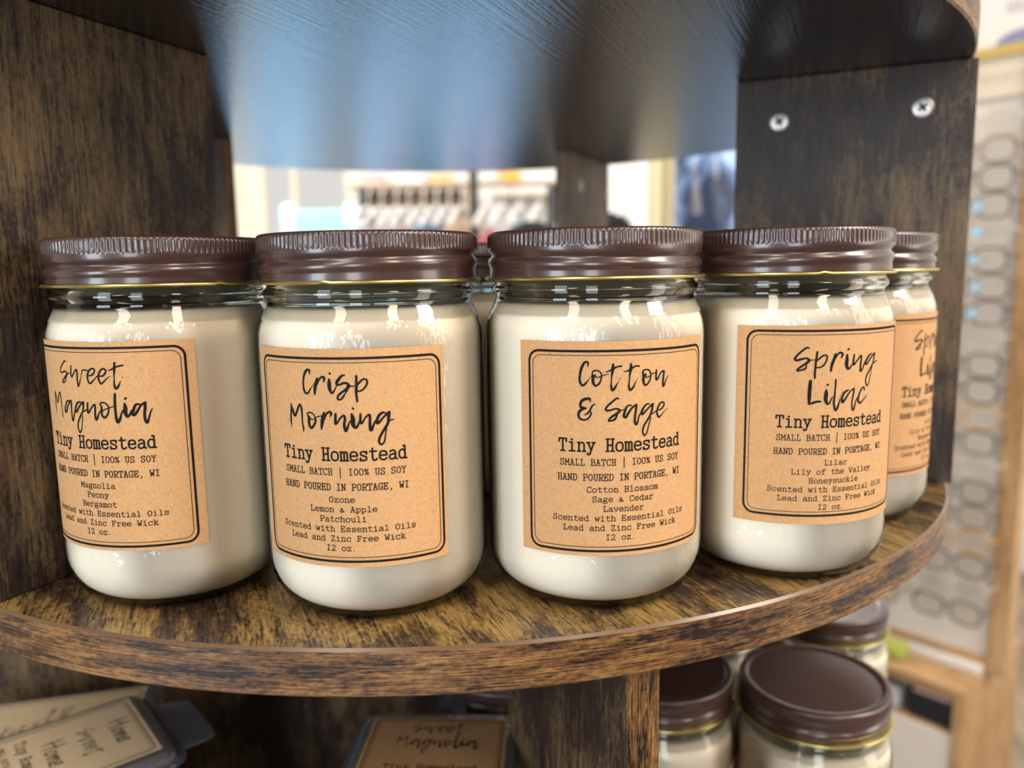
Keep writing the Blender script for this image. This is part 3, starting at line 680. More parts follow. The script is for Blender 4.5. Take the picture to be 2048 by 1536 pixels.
panel(C, a_, b_, 180, 290, 9, 22, 0, GAP, ((209, 183), (286, 181)), 1)     # far
panel(C, -b_, a_, 176, 290, -6.5, 6.5, 0, GAP)                             # far left
C2 = Vector((-69.0, 529.0, 0)); e_ = Vector((-.36, .933, 0)); f_ = Vector((.933, .36, 0))
zl = -GAP - TH
panel(C2, -e_, f_, 196, 307.5, -6.3, 6.3, zl, -TH)
panel(C2, -f_, e_, -40, 262, -6.3, 6.3, zl, -TH)  # inner length added to darken the lower compartment
panel(C2, f_, e_, 190, 300, -6.3, 6.3, zl, -TH)
panel(C2, e_, f_, 170, 270, -6.3, 6.3, zl, -TH)
b = MB(); b.lathe([(150, FL), (150, FL + 30), (46, FL + 60), (40, FL + 80), (40, zl - TH)], 48, 0, c=(C.x, C.y, 0), cap0=True, cap1=True)
b.build('base', [M_SIDE], stand, OFF)

# ------------------------------------------------------------------ candle jars
RJ = 38.5
def lid_mesh(parent):
    prof = [(35.2, 112.2), (36.6, 110.4), (36.7, 111.5), (36.5, 112.5), (36.8, 113.4), (37.15, 114.3), (37.2, 115.1), (36.85, 116.0), (36.1, 116.7), (36.05, 117.2), (36.8, 118.0), (37.15, 118.7), (37.2, 119.5),
            (37.2, 120.0), (37.3, 120.5), (37.3, 122.0), (37.3, 123.6), (37.2, 124.2), (36.9, 124.8), (36.4, 125.25), (35.8, 125.4), (34.6, 125.4), (33.8, 125.25), (33.2, 124.75), (32.6, 124.4), (31, 124.35), (15, 124.35), (.05, 124.35)]
    amp = {14: .16, 15: .2, 16: .2, 17: .12}
    def rf(i, r, z, t):
        return r - amp.get(i, 0) * (1 + math.cos(128 * t)) ** 1.0
    def zf(i, r, z, t):
        return z + (.9 * math.sin(t) if 4 <= i <= 11 else 0)
    b = MB(); b.lathe(prof, 128 * 6, 0, rfn=rf, zfn=zf, cap0=True)
    lid = b.build('lid', [M_LID], parent, sharp=60)
    b = MB()
    ring = [(37.75 + .55 * math.cos(R(q)) * 1.15, 109.75 + .55 * math.sin(R(q))) for q in range(0, 360, 45)]
    ring = [(36.4, 110.2)] + [(37.75 + .6 * math.cos(R(q)), 109.75 + .55 * math.sin(R(q))) for q in (90, 45, 0, -45, -90)] + [(36.0, 109.3)]
    b.lathe(ring, 180, 0, zfn=lambda i, r, z, t: z + .45 * math.exp(-((((t + .2 + math.pi) % (2 * math.pi)) - math.pi) / .035) ** 2))
    g = b.build('gold_rim', [M_GOLD], lid); g['label'] = 'thin gold lacquered rim'
    return lid
corner = [(27.0 + 11.5 * math.sin(R(q)), 16 - 16 * math.cos(R(q))) for q in range(0, 91, 9)]
G_OUT = [(.05, 1.4), (20, 1.3), (23, .8), (25, .2)] + corner + [(38.5, 30), (38.5, 60), (38.5, 90), (38.35, 93), (37.95, 95.5), (37.0, 98), (35.9, 100.2), (35.0, 102), (34.55, 103.2), (34.75, 104.2), (35.6, 105.1), (36.0, 106.0), (35.85, 107.0), (35.0, 107.8), (34.6, 108.6), (34.6, 113.0)]
G_IN = [(32.3, 113.0), (32.2, 106), (32.6, 103.4), (33.2, 101.6)]
W_OUT = [(.05, 2.6), (22, 2.4)] + [(26.2 + 11.75 * math.sin(R(q)), 16.6 - 14.6 * math.cos(R(q))) for q in range(0, 91, 9)] + [(37.95, 30), (37.95, 60), (37.95, 90), (37.75, 93), (37.25, 95.5), (36.3, 98), (35.2, 100.1), (34.6, 101.1), (33.6, 101.3), (30, 101.1), (12, 100.9), (.05, 100.9)]
def jar(label, loc, scent=None, u0=0, v0=0, marg=None, lidrot=0.0, group=None, proto=[None]):
    if proto[0] is None:
        t = thing('candle_jar', label, 'candle', loc, 0, group)
        b = MB(); b.lathe(W_OUT, 96, 0); b.build('wax', [M_WAX], t, sharp=50)
        b = MB(); GP = G_OUT + G_IN; b.lathe(GP, 128, 0, ms=[1 if (i >= len(G_OUT) - 11) else 0 for i in range(len(GP) - 1)]); b.build('glass_jar', [M_GLASS, M_NECK], t, sharp=0)
        b = MB(); b.tube([(0, 0, 100), (.4, .2, 104), (0, 0, 108)], .9); b.build('wick', [M_WICK], t)
        lid_mesh(t)
        proto[0] = t
        t = dup(proto[0], loc, 0, label, group)   # keep the bare jar as the master for copies, use the copy
        for ch in list(proto[0].children):
            pass
    else:
        t = dup(proto[0], loc, 0, label, group)
    for ch in t.children:
        if ch.name.startswith('lid'): ch.rotation_euler = (0, 0, lidrot)
    if scent:
        b = MB()
        def fn(x, y, r=RJ + .26):
            th = (u0 + x) / RJ
            return (r * math.sin(th), -r * math.cos(th), v0 + y)
        n = 48
        o, F, U = [], [], []
        for i in range(n + 1):
            for y in (0, 69):
                o.append(fn(69.0 * i / n, y, RJ + .16)); U.append((69.0 * i / n + v0 * 31 + u0 * 7, y))
        F = [(2 * i, 2 * i + 2, 2 * i + 3, 2 * i + 1) for i in range(n)]
        b.add(o, F, 0, dict(enumerate(U)))
        print_jar_label(b, scent, fn, 1, marg or (3.4, 1.8, 2.6, 2.0))
        b.build('paper_label', [M_KRAFT, M_INK], t, sharp=0)
    return t
FRONT = 'candle jars along the front of the shelf'
j1 = jar('cream candle jar leftmost on the shelf, its kraft label listing magnolia and peony', (-125.8, 287.4, 0), 'magnolia', -44.9, 23.3, (1.8, 3.2, 2.0, 1.5), 1.1, FRONT)
jar('second cream candle jar from the left, its kraft label listing ozone and lemon', (-48.5, 275.4, 0), 'ozone', -39.5, 21.0, (3.4, 1.6, 2.9, 1.9), 0.0, FRONT)
jar('third cream candle jar from the left, its kraft label listing cotton blossom and cedar', (29.4, 280.2, 0), 'cotton', -29.0, 21.5, (3.6, 1.6, 3.0, 1.7), 2.1, FRONT)
jar('fourth cream candle jar from the left, its full kraft label listing lilac and honeysuckle', (104.4, 301.7, 0), 'lilac', -28.2, 23.5, (3.7, 1.6, 1.7, 3.2), 0.2, FRONT)
jar('cream candle jar farthest right on the shelf, half hidden, beside the panel with two screws', (152.2, 362.6, 0), 'lilac', -2.7, 22.8, None, 3.0, FRONT)
jar('candle jar in the row behind, seen only between the two middle jars', (-15.0, 411.0, 0), 'cotton', 40, 22, None, 4.0)
LOWZ = -GAP - TH
LOWG = 'candle jars on the lower shelf'
jar('lower shelf candle jar nearest the viewer, its whole round brown lid showing', (154.4, 383.0, LOWZ), 'lilac', 45, 22, None, .5, LOWG)
jar('lower shelf candle jar half hidden right of the front upright panel, lid in deep shade', (78.2, 398.0, LOWZ), 'cotton', 22, 12, None, 1.5, LOWG)
jar('lower shelf candle jar farthest right, its lid top catching white light under the shelf edge', (199.1, 481.0, LOWZ), 'lilac', 60, 22, None, 2.5, LOWG)
jar('lower shelf candle jar showing only a sliver of lid under the shelf edge', (120.5, 478.0, LOWZ), 'ozone', 60, 22, None, 3.5, LOWG)
jar('lower shelf candle jar left of the front upright panel, behind the flat wax melt pack', (-6.6, 408.0, LOWZ), 'magnolia', 60, 22, None, 4.5, LOWG)
# the bare master jar is not part of the place
_p = jar.__defaults__[-1][0]
for ch in list(_p.children_recursive) + [_p]: bpy.data.objects.remove(ch)

# ------------------------------------------------------------------ wax melt clamshells
M_MELT = {k: mat('melt_wax_' + k, c, .5, 0, .3, Subsurface_Weight=.2, Subsurface_Radius=(.008, .006, .004), Subsurface_Scale=.5) for k, c in (('tan', (.62, .42, .26)), ('cream', (.80, .74, .64)))}
PACK_H = 24.6
def pack(label, loc, rz, lw, lh, wax, scent, paper_m, group, tab=None, name='wax_melt_pack'):
    t = thing(name, label, 'wax melts', loc, rz, group)
    W_, H_ = lw + 9, lh + 11
    def rr(w_, h_, r_, z): return [(x, y, z) for x, y in rrect(w_, h_, r_)]
    b = MB(); loft(b, [rr(W_ - 8, H_ - 8, 5, 1.2), rr(W_ - 4, H_ - 4, 5, 17.5), rr(W_ - 5, H_ - 5, 5, 18.2)]); b.build('wax_block', [M_MELT[wax]], t, sharp=50)
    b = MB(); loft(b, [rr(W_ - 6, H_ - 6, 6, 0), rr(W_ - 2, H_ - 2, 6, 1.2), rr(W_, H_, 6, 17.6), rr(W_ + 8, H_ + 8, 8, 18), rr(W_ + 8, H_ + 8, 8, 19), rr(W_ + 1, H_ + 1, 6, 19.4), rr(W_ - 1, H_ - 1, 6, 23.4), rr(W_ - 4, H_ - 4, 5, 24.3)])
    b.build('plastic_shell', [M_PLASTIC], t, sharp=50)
    if tab:
        tw, tl, tx = tab
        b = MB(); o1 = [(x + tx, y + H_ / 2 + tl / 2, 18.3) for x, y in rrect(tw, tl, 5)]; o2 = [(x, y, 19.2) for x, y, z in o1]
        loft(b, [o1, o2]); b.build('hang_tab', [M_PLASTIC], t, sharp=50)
    if scent:
        b = MB()
        z = 24.45
        b.add([(-lw / 2, -lh / 2, z), (lw / 2, -lh / 2, z), (lw / 2, lh / 2, z), (-lw / 2, lh / 2, z)], [(0, 1, 2, 3)], 0, [[(0, 0), (lw, 0), (lw, lh), (0, lh)]], smooth=False)
        fn = lambda x, y: (x - lw / 2, y - lh / 2, z + .08)
        frame_lines(b, 2.2, 2.2, lw - 2.2, lh - 2.2, fn, 1, .5, .2, 3)
        c = lw / 2
        if scent == 'home':
            brush(b, 'home', fn, 1, c - 12.4, lh - 15, 1.25); brush(b, 'sweet', fn, 1, c - 34.5, lh - 83, 1.0); brush(b, 'home', fn, 1, c - 12.4, lh - 43, 1.25)
            y0 = lh - 51.5
            sm = ('SMALL BATCH | HAND POURED', '100% US SOY', 'Cinnamon')
        else:
            for wd in SCENTS[scent][0]: brush(b, wd, fn, 1, c - 34.5, lh - 67.5)
            y0 = lh - 40.5
            sm = ('SMALL BATCH | HAND POURED', '100% US SOY') + SCENTS[scent][1]
        typed(b, 'Tiny Homestead', c, y0, min(2.98, (lw - 12) / 14.0), 4.2, fn, 1)
        for i, tx in enumerate(sm): typed(b, tx, c, y0 - 6.6 - 5.2 * i if i < 2 else y0 - 13.4 - 4 * (i - 1), 1.7, 2.2, fn, 1)
        b.build('paper_label', [paper_m, M_INK], t, sharp=0)
    return t
def stack(n, ztop, x, y, rz, lw, lh, wax, hidden_label, grp):
    for i in range(n - 1):
        pack(hidden_label, (x, y, ztop - PACK_H * (n - i)), rz, lw, lh, wax, None, None, grp)
nC = 5; zt = LOWZ + PACK_H * nC
ang = R(-3)
stack(nC, zt, -39.0, 315.0, ang, 65, 80, 'cream', 'clear wax melt pack under the flat magnolia pack, lower in that stack', 'wax melt packs stacked under the magnolia pack')
pack('wax melt pack with magnolia label lying flat left of the front upright panel', (-39.0, 315.0, zt - PACK_H), ang, 65, 80, 'tan', 'magnolia', M_KRAFT, None, tab=(15, 24, 2))
dirL = (.643, -.765); upL = (.765, .643)
lx, ly = -181.5 - 40 * upL[0], 356 - 40 * upL[1]
stack(nC, zt, lx, ly, R(-50), 57.5, 80, 'tan', 'clear wax melt pack lower in the stack at the bottom left corner', 'wax melt packs stacked at the bottom left')
pack('topmost wax melt pack at the bottom left, its pale label turned sideways', (lx, ly, zt - PACK_H), R(-50), 57.5, 80, 'tan', 'home', M_KRAFT2, None, tab=(44, 20, 4))
bx, by = -217 + .24 * 31 - 40 * .97, 432 - .97 * 31 - 40 * .24
pk = pack('wax melt pack half covered by the sideways pale one at the bottom left', (bx, by, LOWZ + PACK_H * 3), R(-76), 66, 80, 'tan', 'magnolia', M_KRAFT2, None, tab=(40, 16, 0))
stack(4, LOWZ + PACK_H * 4, bx, by, R(-76), 66, 80, 'cream', 'clear wax melt pack in the stack under the half covered magnolia pack', 'wax melt packs stacked by the lower left panel')
stack(5, LOWZ + PACK_H * 5, bx + 90 * .24, by - 90 * .97, R(-76), 66, 80, 'tan', 'clear wax melt pack lower in the stack at the bottom left corner', 'wax melt packs stacked at the bottom left')

# ------------------------------------------------------------------ spectacles display along the right
P0 = Vector((900, 1420, 0)); d_ = Vector((-.656, .755, 0)); n_ = Vector((-.755, -.656, 0))
def WP(t, nn, z): return P0 + d_ * t + n_ * nn + ZV * z
M_BOARD = mat('white_display_board', (.74, .68, .61), .55)
M_OAK = wood('oak_veneer', [(.0, (.36, .20, .085)), (.5, (.48, .285, .13)), (.9, (.58, .37, .19))], .4, .1, fine=(.6, .02), patch=(.02, .004), seed=9)
M_SIGN = mat('white_sign', (.78, .75, .72), .6)
M_GREY = mat('grey_purple_print', (.32, .29, .36), .6)
M_BLUEP = mat('slate_blue_print', (.22, .24, .40), .6)
M_CREAM = mat('cream_header', (.72, .63, .50), .6)
M_YEL = mat('yellow_oak_strip', (.58, .40, .12), .45)
M_BRZ = mat('faint_bronze_print', (.55, .46, .35), .6)
AX = (d_, n_, ZV)
base = WP(150, -150, FL)
disp = thing('eyewear_display', 'tall white display board in an oak frame, full of spectacles, at the right edge', 'display board', tuple(base))
DO = tuple(base)
def wbox(b, t0, t1, n0, n1, z0, z1, m=0, grain=2): b.box(WP((t0 + t1) / 2, (n0 + n1) / 2, (z0 + z1) / 2), (abs(t1 - t0), abs(n1 - n0), abs(z1 - z0)), AX, m, grain=grain)
b = MB(); wbox(b, -6, 310, -18, 0, -648, 396); b.build('backing_board', [M_BOARD], disp, DO)
b = MB(); wbox(b, -40, -6, -30, 14, -664, 484); wbox(b, -6, 310, -25, 10, -664, -640, grain=0); b.build('frame', [M_OAK], disp, DO, bevel=1.5)
b = MB(); wbox(b, -6, 310, -20, 6, 397, 466)
typed(b, 'PERSON', 20, 424, 17, 13, lambda x, y: WP(60 - x, 6.6, y), 1, 1.3)
b.build('header_band', [M_CREAM, M_BRZ], disp, DO)
b = MB(); wbox(b, -40, 310, -24, 12, 466, 484, grain=0); b.build('header_strip', [M_YEL], disp, DO)
b = MB(); wbox(b, -40, 310, -20, 0, 484, 900)
typed(b, 'HEX', 19, 540, 15, 15, lambda x, y: WP(34 - x + 4, .6, y), 1, 1.5)
typed(b, 'EYE', 19, 572, 15, 15, lambda x, y: WP(34 - x + 4, .6, y), 1, 1.5)
hd = [(4 + 52 * math.cos(R(q)), 485 + 24 * math.sin(R(q))) for q in range(0, 181, 10)]
b.add([WP(t_, .6, z_) for t_, z_ in hd], [list(range(len(hd)))], 2)
b.build('header_sign', [M_SIGN, M_GREY, M_BLUEP], disp, DO)

fr_cols = {'dark': (.03, .03, .035), 'brown': (.16, .08, .045), 'amber': (.55, .30, .08), 'clear': (.62, .55, .50)}
M_FR = {k: mat('spectacle_frame_' + k, c, .25) for k, c in fr_cols.items()}
random.seed(5)
protos = {}
M_GLINT = mat('pale_blue_glint', (.42, .68, .90), .3)
def make_specs(kind, label, group):
    t = thing('eyeglasses', label, 'eyeglasses', (0, 0, 0), 0, group)
    b = MB()
    def lens_out(cx, s=1.0, n=5):
        o = []
        for x, y in rrect(54 * s, 42 * s, 17 * s, n): o.append((cx + x, y - (4 if abs(x) > 0 else 0) * 0, 0))
        return o
    for cx in (-33, 33):
        path = [(x, -2.5 - abs(x) * .02, z) for x, z, _ in lens_out(cx)]
        b.tube(path, 2.0 if kind != 'clear' else 1.2, 6, closed=True)
    b.tube([(-9, -3, 5), (-4, -4.5, 8), (4, -4.5, 8), (9, -3, 5)], 1.5, 6)
    b.build('frame_front', [M_FR[kind]], t)
    for cx in (-33, 33):
        b = MB(); o = [(x, z) for x, z, _ in lens_out(cx, .96)]
        n = len(o)
        loft(b, [[(x, -3.2 - .02 * abs(x), z) for x, z in o], [(x, -1.8 - .02 * abs(x), z) for x, z in o]])
        b.build('lens', [M_LENS], t, sharp=30)
    for s_ in (-1, 1):
        b = MB(); b.tube([(s_ * 58, -2, 6), (s_ * 64, 0, 6), (s_ * 66, 10, 6), (s_ * 66, 46, 5)], 1.6, 6)
        b.build('temple', [M_FR[kind]], t)
    return t
rzw = math.atan2(-n_.x, n_.y) + math.pi          # local -Y looks along n_
rzw = math.atan2(n_.x, -n_.y)
kinds = ['clear', 'brown', 'dark', 'dark', 'clear', 'dark', 'brown', 'dark', 'clear', 'dark', 'dark', 'amber', 'dark', 'clear', 'dark', 'brown', 'amber', 'dark', 'clear', 'dark']
for ci, tc in enumerate((53, 205)):
    for r_ in range(20):
        z = 349 - 47 * r_
        k = kinds[(r_ + ci * 7) % 20]
        lab = {'dark': 'dark framed eyeglasses hanging on the white display board at the right', 'brown': 'brown framed eyeglasses hanging on the white display board at the right',
               'amber': 'amber framed eyeglasses hanging on the lower half of the white display board', 'clear': 'pale clear framed eyeglasses hanging on the white display board at the right'}[k]
        grp = k + ' framed eyeglasses on the display board'
        loc = WP(tc + random.uniform(-3, 3), 50, z)
        if k not in protos:
            t = make_specs(k, lab, grp); protos[k] = t
            t.location = V(*loc); t.rotation_euler = (0, 0, rzw)
        else:
            t = dup(protos[k], tuple(loc), rzw, lab, grp)
        if ci == 0 and 3 <= r_ <= 7:  # pale blue discs added at the bridge in place of window glints
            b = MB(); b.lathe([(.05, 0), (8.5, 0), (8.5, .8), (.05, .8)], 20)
            gd = b.build('glint_disc', [M_GLINT], t); gd['label'] = 'small round pale blue disc painted as a window glint'
            gd.location = (.008, -.0085, 0); gd.rotation_euler = (R(90), 0, 0)

cab = thing('display_cabinet', 'oak cabinet with an open cubby and pale front under the spectacles board', 'cabinet', tuple(WP(150, -20, FL)))
CO = tuple(WP(150, -20, FL))
b = MB(); wbox(b, -6, 310, -190, 110, -690, -670, grain=0); wbox(b, -6, 14, -190, 110, FL, -690); wbox(b, 290, 310, -190, 110, FL, -690); wbox(b, 14, 290, -190, -172, FL, -690); wbox(b, 14, 290, -172, 100, -780, -764, grain=0)
b.build('carcass', [M_OAK], cab, CO, bevel=1)
b = MB(); wbox(b, 16, 288, 92, 106, FL + 40, -768); b.build('drawer_front', [mat('pale_drawer_front', (.74, .66, .58), .5)], cab, CO, bevel=1)
b = MB(); wbox(b, -2, 310, 4, 26, -670, -654); tag(b.build('ledge_strip', [M_SIGN], cab, CO, bevel=2))
def slab(name, label, cat, t0, t1, n0, n1, z0, z1, m, bev=4):
    c = WP((t0 + t1) / 2, (n0 + n1) / 2, z0)
    b = MB(); wbox(b, t0, t1, n0, n1, z0, z1)
    o = b.build(name, [m], None, tuple(c), world=True, bevel=bev)
    return tag(o, label, cat)
M_BLACK = mat('black_leather', (.008, .009, .014), .45)
slab('black_case', 'black case lying in the cubby of the oak cabinet', 'case', 18, 100, 0, 96, -764, -712, M_BLACK, 8)
slab('mirror_box', 'small pale box with clear lid beside the black case in the cubby', 'box', 118, 172, 20, 88, -764, -722, mat('pale_box', (.60, .62, .66), .3), 4)
slab('notebook', 'pinkish notebook resting on the black case in the cubby', 'notebook', 22, 92, 20, 92, -712, -703, mat('pink_cover', (.66, .45, .42), .6), 1.5)
slab('green_pouch', 'olive green pouch on the oak counter under the spectacles board', 'pouch', 120, 190, 40, 86, -670, -640, mat('olive_cloth', (.36, .38, .08), .8), 8)

# ------------------------------------------------------------------ the shop seen through the gap above the jars
def cloth_mat(name, c, rough=.85): return mat(name, c, rough, 0, .2, Sheen_Weight=.2)
M_RACK = mat('dark_steel', (.05, .055, .06), .4, .8)
M_HANG = mat('white_hanger_plastic', (.85, .85, .84), .4)
RY = 2300.0
xl, _, zr = at(700, 374, RY); xr = at(1126, 380, RY)[0]
xp = at(948, 400, RY)[0]
rack = thing('clothes_rack', 'dark steel clothes rack behind the stand, its post between the two middle jars', 'clothes rack', (xp, RY, FL))
RO = (xp, RY, FL)
b = MB(); b.tube([(xl, RY, zr), (xr, RY, zr)], 7, 12); b.build('rail', [mat('brushed_brass_rail', (.42, .34, .24), .4, .6)], rack, RO)
for x in (xp, xl + 30, xr - 30):
    b = MB(); b.tube([(x, RY + (0 if x == xp else 40), FL + 20), (x, RY + (0 if x == xp else 40), zr + (60 if x == xp else 0))], 13, 12); b.build('post', [M_RACK], rack, RO)
b = MB(); b.box(((xl + xr) / 2, RY, FL + 12), (xr - xl, 60, 24)); b.box((xl + 30, RY, FL + 12), (60, 460, 24)); b.box((xr - 30, RY, FL + 12), (60, 460, 24)); b.build('foot', [M_RACK], rack, RO, bevel=3)
def garment(label, x, col, ln=620, wd=360, rz=62, cat='garment', drop=0, group=None, Y=RY, ztop=None, thick=55, seed=0, name='hanging_garment'):
    zt_ = (zr if ztop is None else ztop)
    t = thing(name, label, cat, (x, Y, zt_), R(rz), group)
    b = MB()
    b.tube([(0, 0, -2), (8, 0, 14), (20, 0, 6), (14, 0, -10), (0, 0, -24), (0, 0, -60)], 3.2, 8)
    b.tube([(-wd / 2 + 20, 0, -118), (-60, 0, -72), (0, 0, -58), (60, 0, -72), (wd / 2 - 20, 0, -118)], 7, 8)
    b.tube([(-wd / 2 + 20, 0, -118), (wd / 2 - 20, 0, -118)], 4, 8)
    b.build('hanger', [M_HANG], t)
    rnd = random.Random(seed)
    ph = [rnd.uniform(0, 6.28) for _ in range(4)]
    rings = []
    n = 40
    for zz, wk, tk in ((-66 - drop, .16, .5), (-84 - drop, .5, .8), (-110 - drop, .9, 1), (-140 - drop, 1.02, 1), (-140 - (ln - 140) * .4 - drop, 1.0, 1.1), (-140 - (ln - 140) * .75 - drop, 1.05, 1.2), (-ln - drop, 1.12, 1.35)):
        rg = []
        for i in range(n):
            a = 2 * math.pi * i / n
            f = 1 + (.28 * math.sin(5 * a + ph[0]) + .18 * math.sin(9 * a + ph[1])) * min(1, (-zz - 60) / 220)
            rg.append((wd / 2 * wk * math.cos(a), thick / 2 * tk * math.sin(a) * f + 8 * math.sin(zz * .02 + ph[2]), zz))
        rings.append(rg)
    loft(b := MB(), rings)
    b.build('cloth', [cloth_mat('cloth_' + name + str(seed), col)], t, sharp=60)
    return t
GS = [
 (735, (.55, .42, .44), 'dusty pink hanging top at the left end of the clothes rack', 58), (762, (.78, .76, .78), 'white hanging shirt near the left end of the clothes rack', 50), (792, (.62, .60, .66), 'pale grey hanging top left of the blue one on the rack', 62),
 (816, (.72, .34, .40), 'pink hanging top beside the blue ones on the rack', 70), (846, (.50, .70, .84), 'pale blue hanging shirt on the clothes rack', 60), (872, (.05, .27, .46), 'bright blue hanging top in the middle of the rack', 66),
 (898, (.14, .15, .18), 'dark grey hanging top left of the rack post', 58), (924, (.70, .52, .34), 'tan hanging top close to the rack post', 72), (975, (.75, .16, .24), 'red pink hanging top just right of the rack post', 60),
 (1004, (.80, .50, .52), 'light pink hanging top right of the rack post', 54), (1040, (.52, .66, .80), 'pale blue striped-looking hanging top at the right of the rack', 60), (1078, (.80, .80, .80), 'white hanging top at the right end of the rack', 56)]
for i, (px, c, lab, rz) in enumerate(GS):
    garment(lab, at(px, 380, RY)[0], c, rz=78, seed=i, drop=[50, 36, 58, 40, 34, 26, 48, 24, 58, 66, 34, 54][i] , ln=262 + 6 * (i % 4), thick=20)
# wooden wall case behind the rack
def bgbox(name, label, cat, px0, py0, px1, py1, Y, depth, m, floor=False, bev=6, parent=None):
    x0, _, z1 = at(px0, py0, Y); x1, _, z0 = at(px1, py1, Y)
    if floor: z0 = FL
    b = MB(); b.box(((x0 + x1) / 2, Y + depth / 2, (z0 + z1) / 2), (x1 - x0, depth, z1 - z0))
    o = b.build(name, [m], None, ((x0 + x1) / 2, Y + depth / 2, z0), world=True, bevel=bev)
    return tag(o, label, cat)
M_TANW = wood('tan_cabinet_wood', [(.0, (.30, .19, .10)), (.5, (.44, .30, .17)), (.9, (.55, .40, .25))], .5, .1, fine=(.2, .01), patch=(.01, .003), seed=11)
x0, _, z1 = at(716, 372, 4340); x1 = at(938, 372, 4340)[0]
bc = thing('wall_cupboard', 'tan wooden open cupboard on the back wall behind the clothes rack', 'cupboard', ((x0 + x1) / 2, 4450, -330))
b = MB(); cx = (x0 + x1) / 2; zb = -330; ym = 4470; dp = 258
b.box((cx, ym, z1 - 12), (x1 - x0, dp, 24), grain=0); b.box((cx, ym, zb + 12), (x1 - x0, dp, 24), grain=0)
for x in (x0 + 12, x1 - 12): b.box((x, ym, (z1 + zb) / 2), (24, dp, z1 - zb - 48))
b.box((cx, 4590, (z1 + zb) / 2), (x1 - x0 - 48, 16, z1 - zb - 48)); b.box((cx, ym, 100), (x1 - x0 - 48, dp - 30, 20), grain=0)
b.build('carcass', [M_TANW], bc, (cx, 4450, -330))
bgbox('storage_box', 'pink and white storage box on top of the tan cupboard', 'box', 722, 350, 764, 371, 4380, 160, mat('pink_box', (.78, .42, .42), .6))
bgbox('storage_box', 'orange storage box on top of the tan cupboard, left of the rack post', 'box', 858, 349, 905, 371, 4380, 160, mat('orange_box', (.80, .46, .16), .6))
bgbox('storage_box', 'white storage box on top of the tan cupboard between pink and orange ones', 'box', 790, 346, 850, 371, 4380, 160, mat('white_box', (.82, .80, .78), .6))
# orange sign board hanging from the back wall
bgbox('hanging_sign', 'small orange yellow sign on the pale wall right of the rack post', 'sign', 998, 342, 1040, 368, WY - 40, 34, mat('orange_sign', (.80, .42, .05), .5))
bgbox('wall_shelf', 'pale wall shelf under the small orange sign', 'shelf', 985, 384, 1122, 390, WY - 240, 238, mat('pale_shelf', (.60, .52, .44), .6))
# black bags on a small side table
TZ = 0.0
x0 = at(1036, 505, 1500)[0]; x1 = at(1296, 505, 1500)[0]
tb = thing('side_table', 'small dark side table carrying two black bags behind the stand', 'table', ((x0 + x1) / 2, 1640, FL))
TO = ((x0 + x1) / 2, 1640, FL)
b = MB(); b.box(((x0 + x1) / 2, 1640, TZ - 9), (x1 - x0, 260, 18)); b.build('tabletop', [M_RACK], tb, TO, bevel=2)
for x in (x0 + 14, x1 - 14):
    for y in (1525, 1755):
        b = MB(); b.tube([(x, y, FL), (x, y, TZ - 18)], 8, 10); b.build('leg', [M_RACK], tb, TO)
def bag(name, label, px, py, w_, h_, Y):
    x, _, zt_ = at(px, py, Y); z0 = TZ
    h_ = zt_ - z0
    t = thing(name, label, 'bag', (x, Y + 110, z0))
    b = MB(); loft(b, [[(q * 1.0, v_ * .8, zz) for q, v_ in rrect(w_ * k, 150 * k2, 40 * k2)] for zz, k, k2 in ((0, .96, .9), (h_ * .4, 1, 1), (h_ * .75, .98, .9), (h_ * .92, .9, .6), (h_, .72, .3))])
    b.build('body', [M_BLACK], t, sharp=60)
    b = MB(); b.tube([(-w_ * .2, 0, h_ - 6), (-w_ * .16, 0, h_ + 2), (w_ * .16, 0, h_ + 2), (w_ * .2, 0, h_ - 6)], 5, 8); b.build('handle', [M_BLACK], t)
bag('handbag', 'black bag behind the gap, left of the far upright panel', 1068, 442, 118, 0, 1520)
bag('handbag', 'black rounded bag behind the gap, just right of the far upright panel', 1226, 424, 112, 0, 1520)
# pale blue board between two rounded posts, below the bright window
x0, _, z1 = at(568, 432, 3600); x1 = at(716, 432, 3600)[0]; zb = at(640, 405, 3600)[2]
ch = thing('post_board', 'pale blue board between two rounded white posts below the bright window', 'board', ((x0 + x1) / 2, 3600, FL))
CH = ((x0 + x1) / 2, 3600, FL)
M_PB = mat('pale_blue_paint', (.30, .66, .84), .3); M_PW = mat('glossy_white_blue', (.50, .80, .92), .2)
b = MB(); b.box(((x0 + x1) / 2, 3600, z1 - 60), (x1 - x0 - 30, 24, 160)); b.build('board', [M_PB], ch, CH, bevel=8)
for x in (x0 + 20, x1 - 30):
    b = MB(); b.tube([(x, 3600, FL), (x, 3600, zb - 200), (x, 3600, zb - 190), (x, 3600, zb - 30), (x, 3600, zb - 12), (x, 3600, zb - 2)], [14, 14, 34, 34, 24, 6], 14); b.build('post', [M_PW], ch, CH)
# cream curtain and the denim garment
x0 = at(1298, 400, 2900)[0]; x1 = at(1382, 400, 2900)[0]
b = MB(); n = 60; o = []
for i in range(n + 1):
    u = i / n
    for zz in (FL + 30, 1100):
        o.append((x0 + (x1 - x0) * u, 2900 + 16 * math.sin(u * 22) + 7 * math.sin(u * 41 + 1), zz))
for i in range(n + 1):
    u = i / n
    for zz in (FL + 30, 1100):
        o.append((x0 + (x1 - x0) * u, 2905 + 16 * math.sin(u * 22) + 7 * math.sin(u * 41 + 1), zz))
m_ = 2 * (n + 1)
F = [(2 * i, 2 * i + 2, 2 * i + 3, 2 * i + 1) for i in range(n)] + [(m_ + 2 * i + 1, m_ + 2 * i + 3, m_ + 2 * i + 2, m_ + 2 * i) for i in range(n)]
b.add(o, F, 0, {i: (p[0], p[2]) for i, p in enumerate(o)})
b.add([], [])
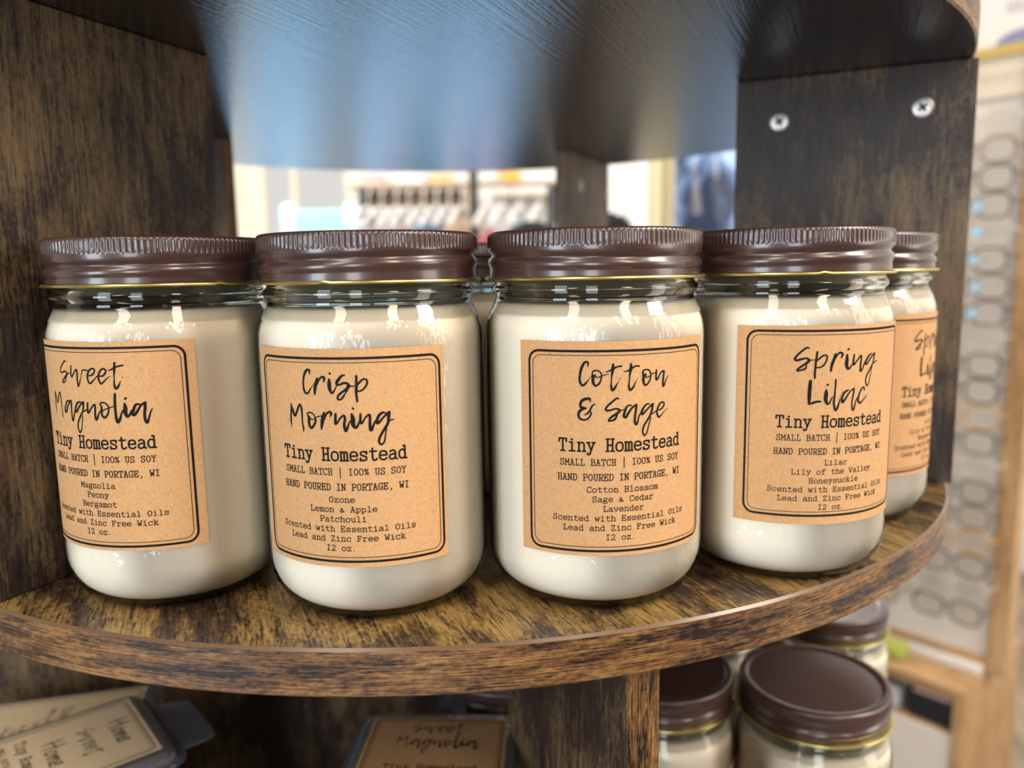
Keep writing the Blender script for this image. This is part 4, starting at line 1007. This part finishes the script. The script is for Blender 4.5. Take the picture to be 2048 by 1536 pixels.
cu = thing('curtain', 'cream curtain in vertical folds right of the far upright panel', 'curtain', ((x0 + x1) / 2, 2900, FL))
b.build('fabric', [cloth_mat('cream_curtain', (.80, .72, .48))], cu, ((x0 + x1) / 2, 2900, FL), sharp=0)
b = MB(); b.tube([(x0 - 120, 2900, 1105), (x1 + 220, 2900, 1105)], 12, 10); b.build('curtain_rod', [M_RACK], cu, ((x0 + x1) / 2, 2900, FL))
xd, _, zd = at(1468, 150, 1450)
DENIM = (.16, .28, .55)
dn = garment('blue denim jacket hanging behind the stand beside the right upright panel', xd, DENIM, ln=640, wd=250, rz=38, cat='jacket', Y=1450, ztop=zd, thick=110, seed=21, name='denim_jacket')
xb, yb, zb = at(1452, 433, 1360)
_dm = [c for c in dn.children if c.name.startswith('cloth')][0].data.materials[0]
_tc = N(_dm, 'ShaderNodeTexCoord')
L(_dm, ramp(_dm, noise(_dm, _tc.outputs['Object'], (14, 14, 9), 3, .55, 1.2), [(.38, (.030, .045, .10)), (.47, (.13, .23, .46)), (.56, (.36, .55, .82)), (.70, (.52, .68, .88))]), P(_dm).inputs['Base Color'])  # navy to pale blue noise painted in for lit folds and highlights
P(_dm).inputs['Coat Weight'].default_value = .5
b = MB(); b.lathe([(.05, -6), (9, -6), (11, -3), (11, 3), (9, 6), (.05, 6)], 24)
bd = b.build('round_badge', [M_SIGN], dn, (0, 0, 0)); bd['label'] = 'white round badge'
bd.matrix_parent_inverse = Matrix.Identity(4)
bd.location = Matrix.Rotation(-R(38), 3, 'Z') @ Vector(((xb - xd) * MM, -.060, (zb - zd) * MM)); bd.rotation_euler = (R(90), 0, 0)
b = MB(); b.tube([(xd - 160, 1450, zd), (xd + 150, 1450, zd)], 10, 10)
st2 = thing('garment_stand', 'steel garment stand holding the blue denim jacket', 'garment stand', (xd + 110, 1450, FL))
b.build('rail', [M_RACK], st2, (xd + 110, 1450, FL))
b = MB(); b.tube([(xd + 110, 1450, FL), (xd + 110, 1450, zd)], 12, 10); b.build('post', [M_RACK], st2, (xd + 110, 1450, FL))
b = MB(); b.lathe([(.05, 0), (140, 0), (140, 14), (20, 26), (.05, 26)], 40, c=(xd + 110, 1450, FL)); b.build('base', [M_RACK], st2, (xd + 110, 1450, FL))
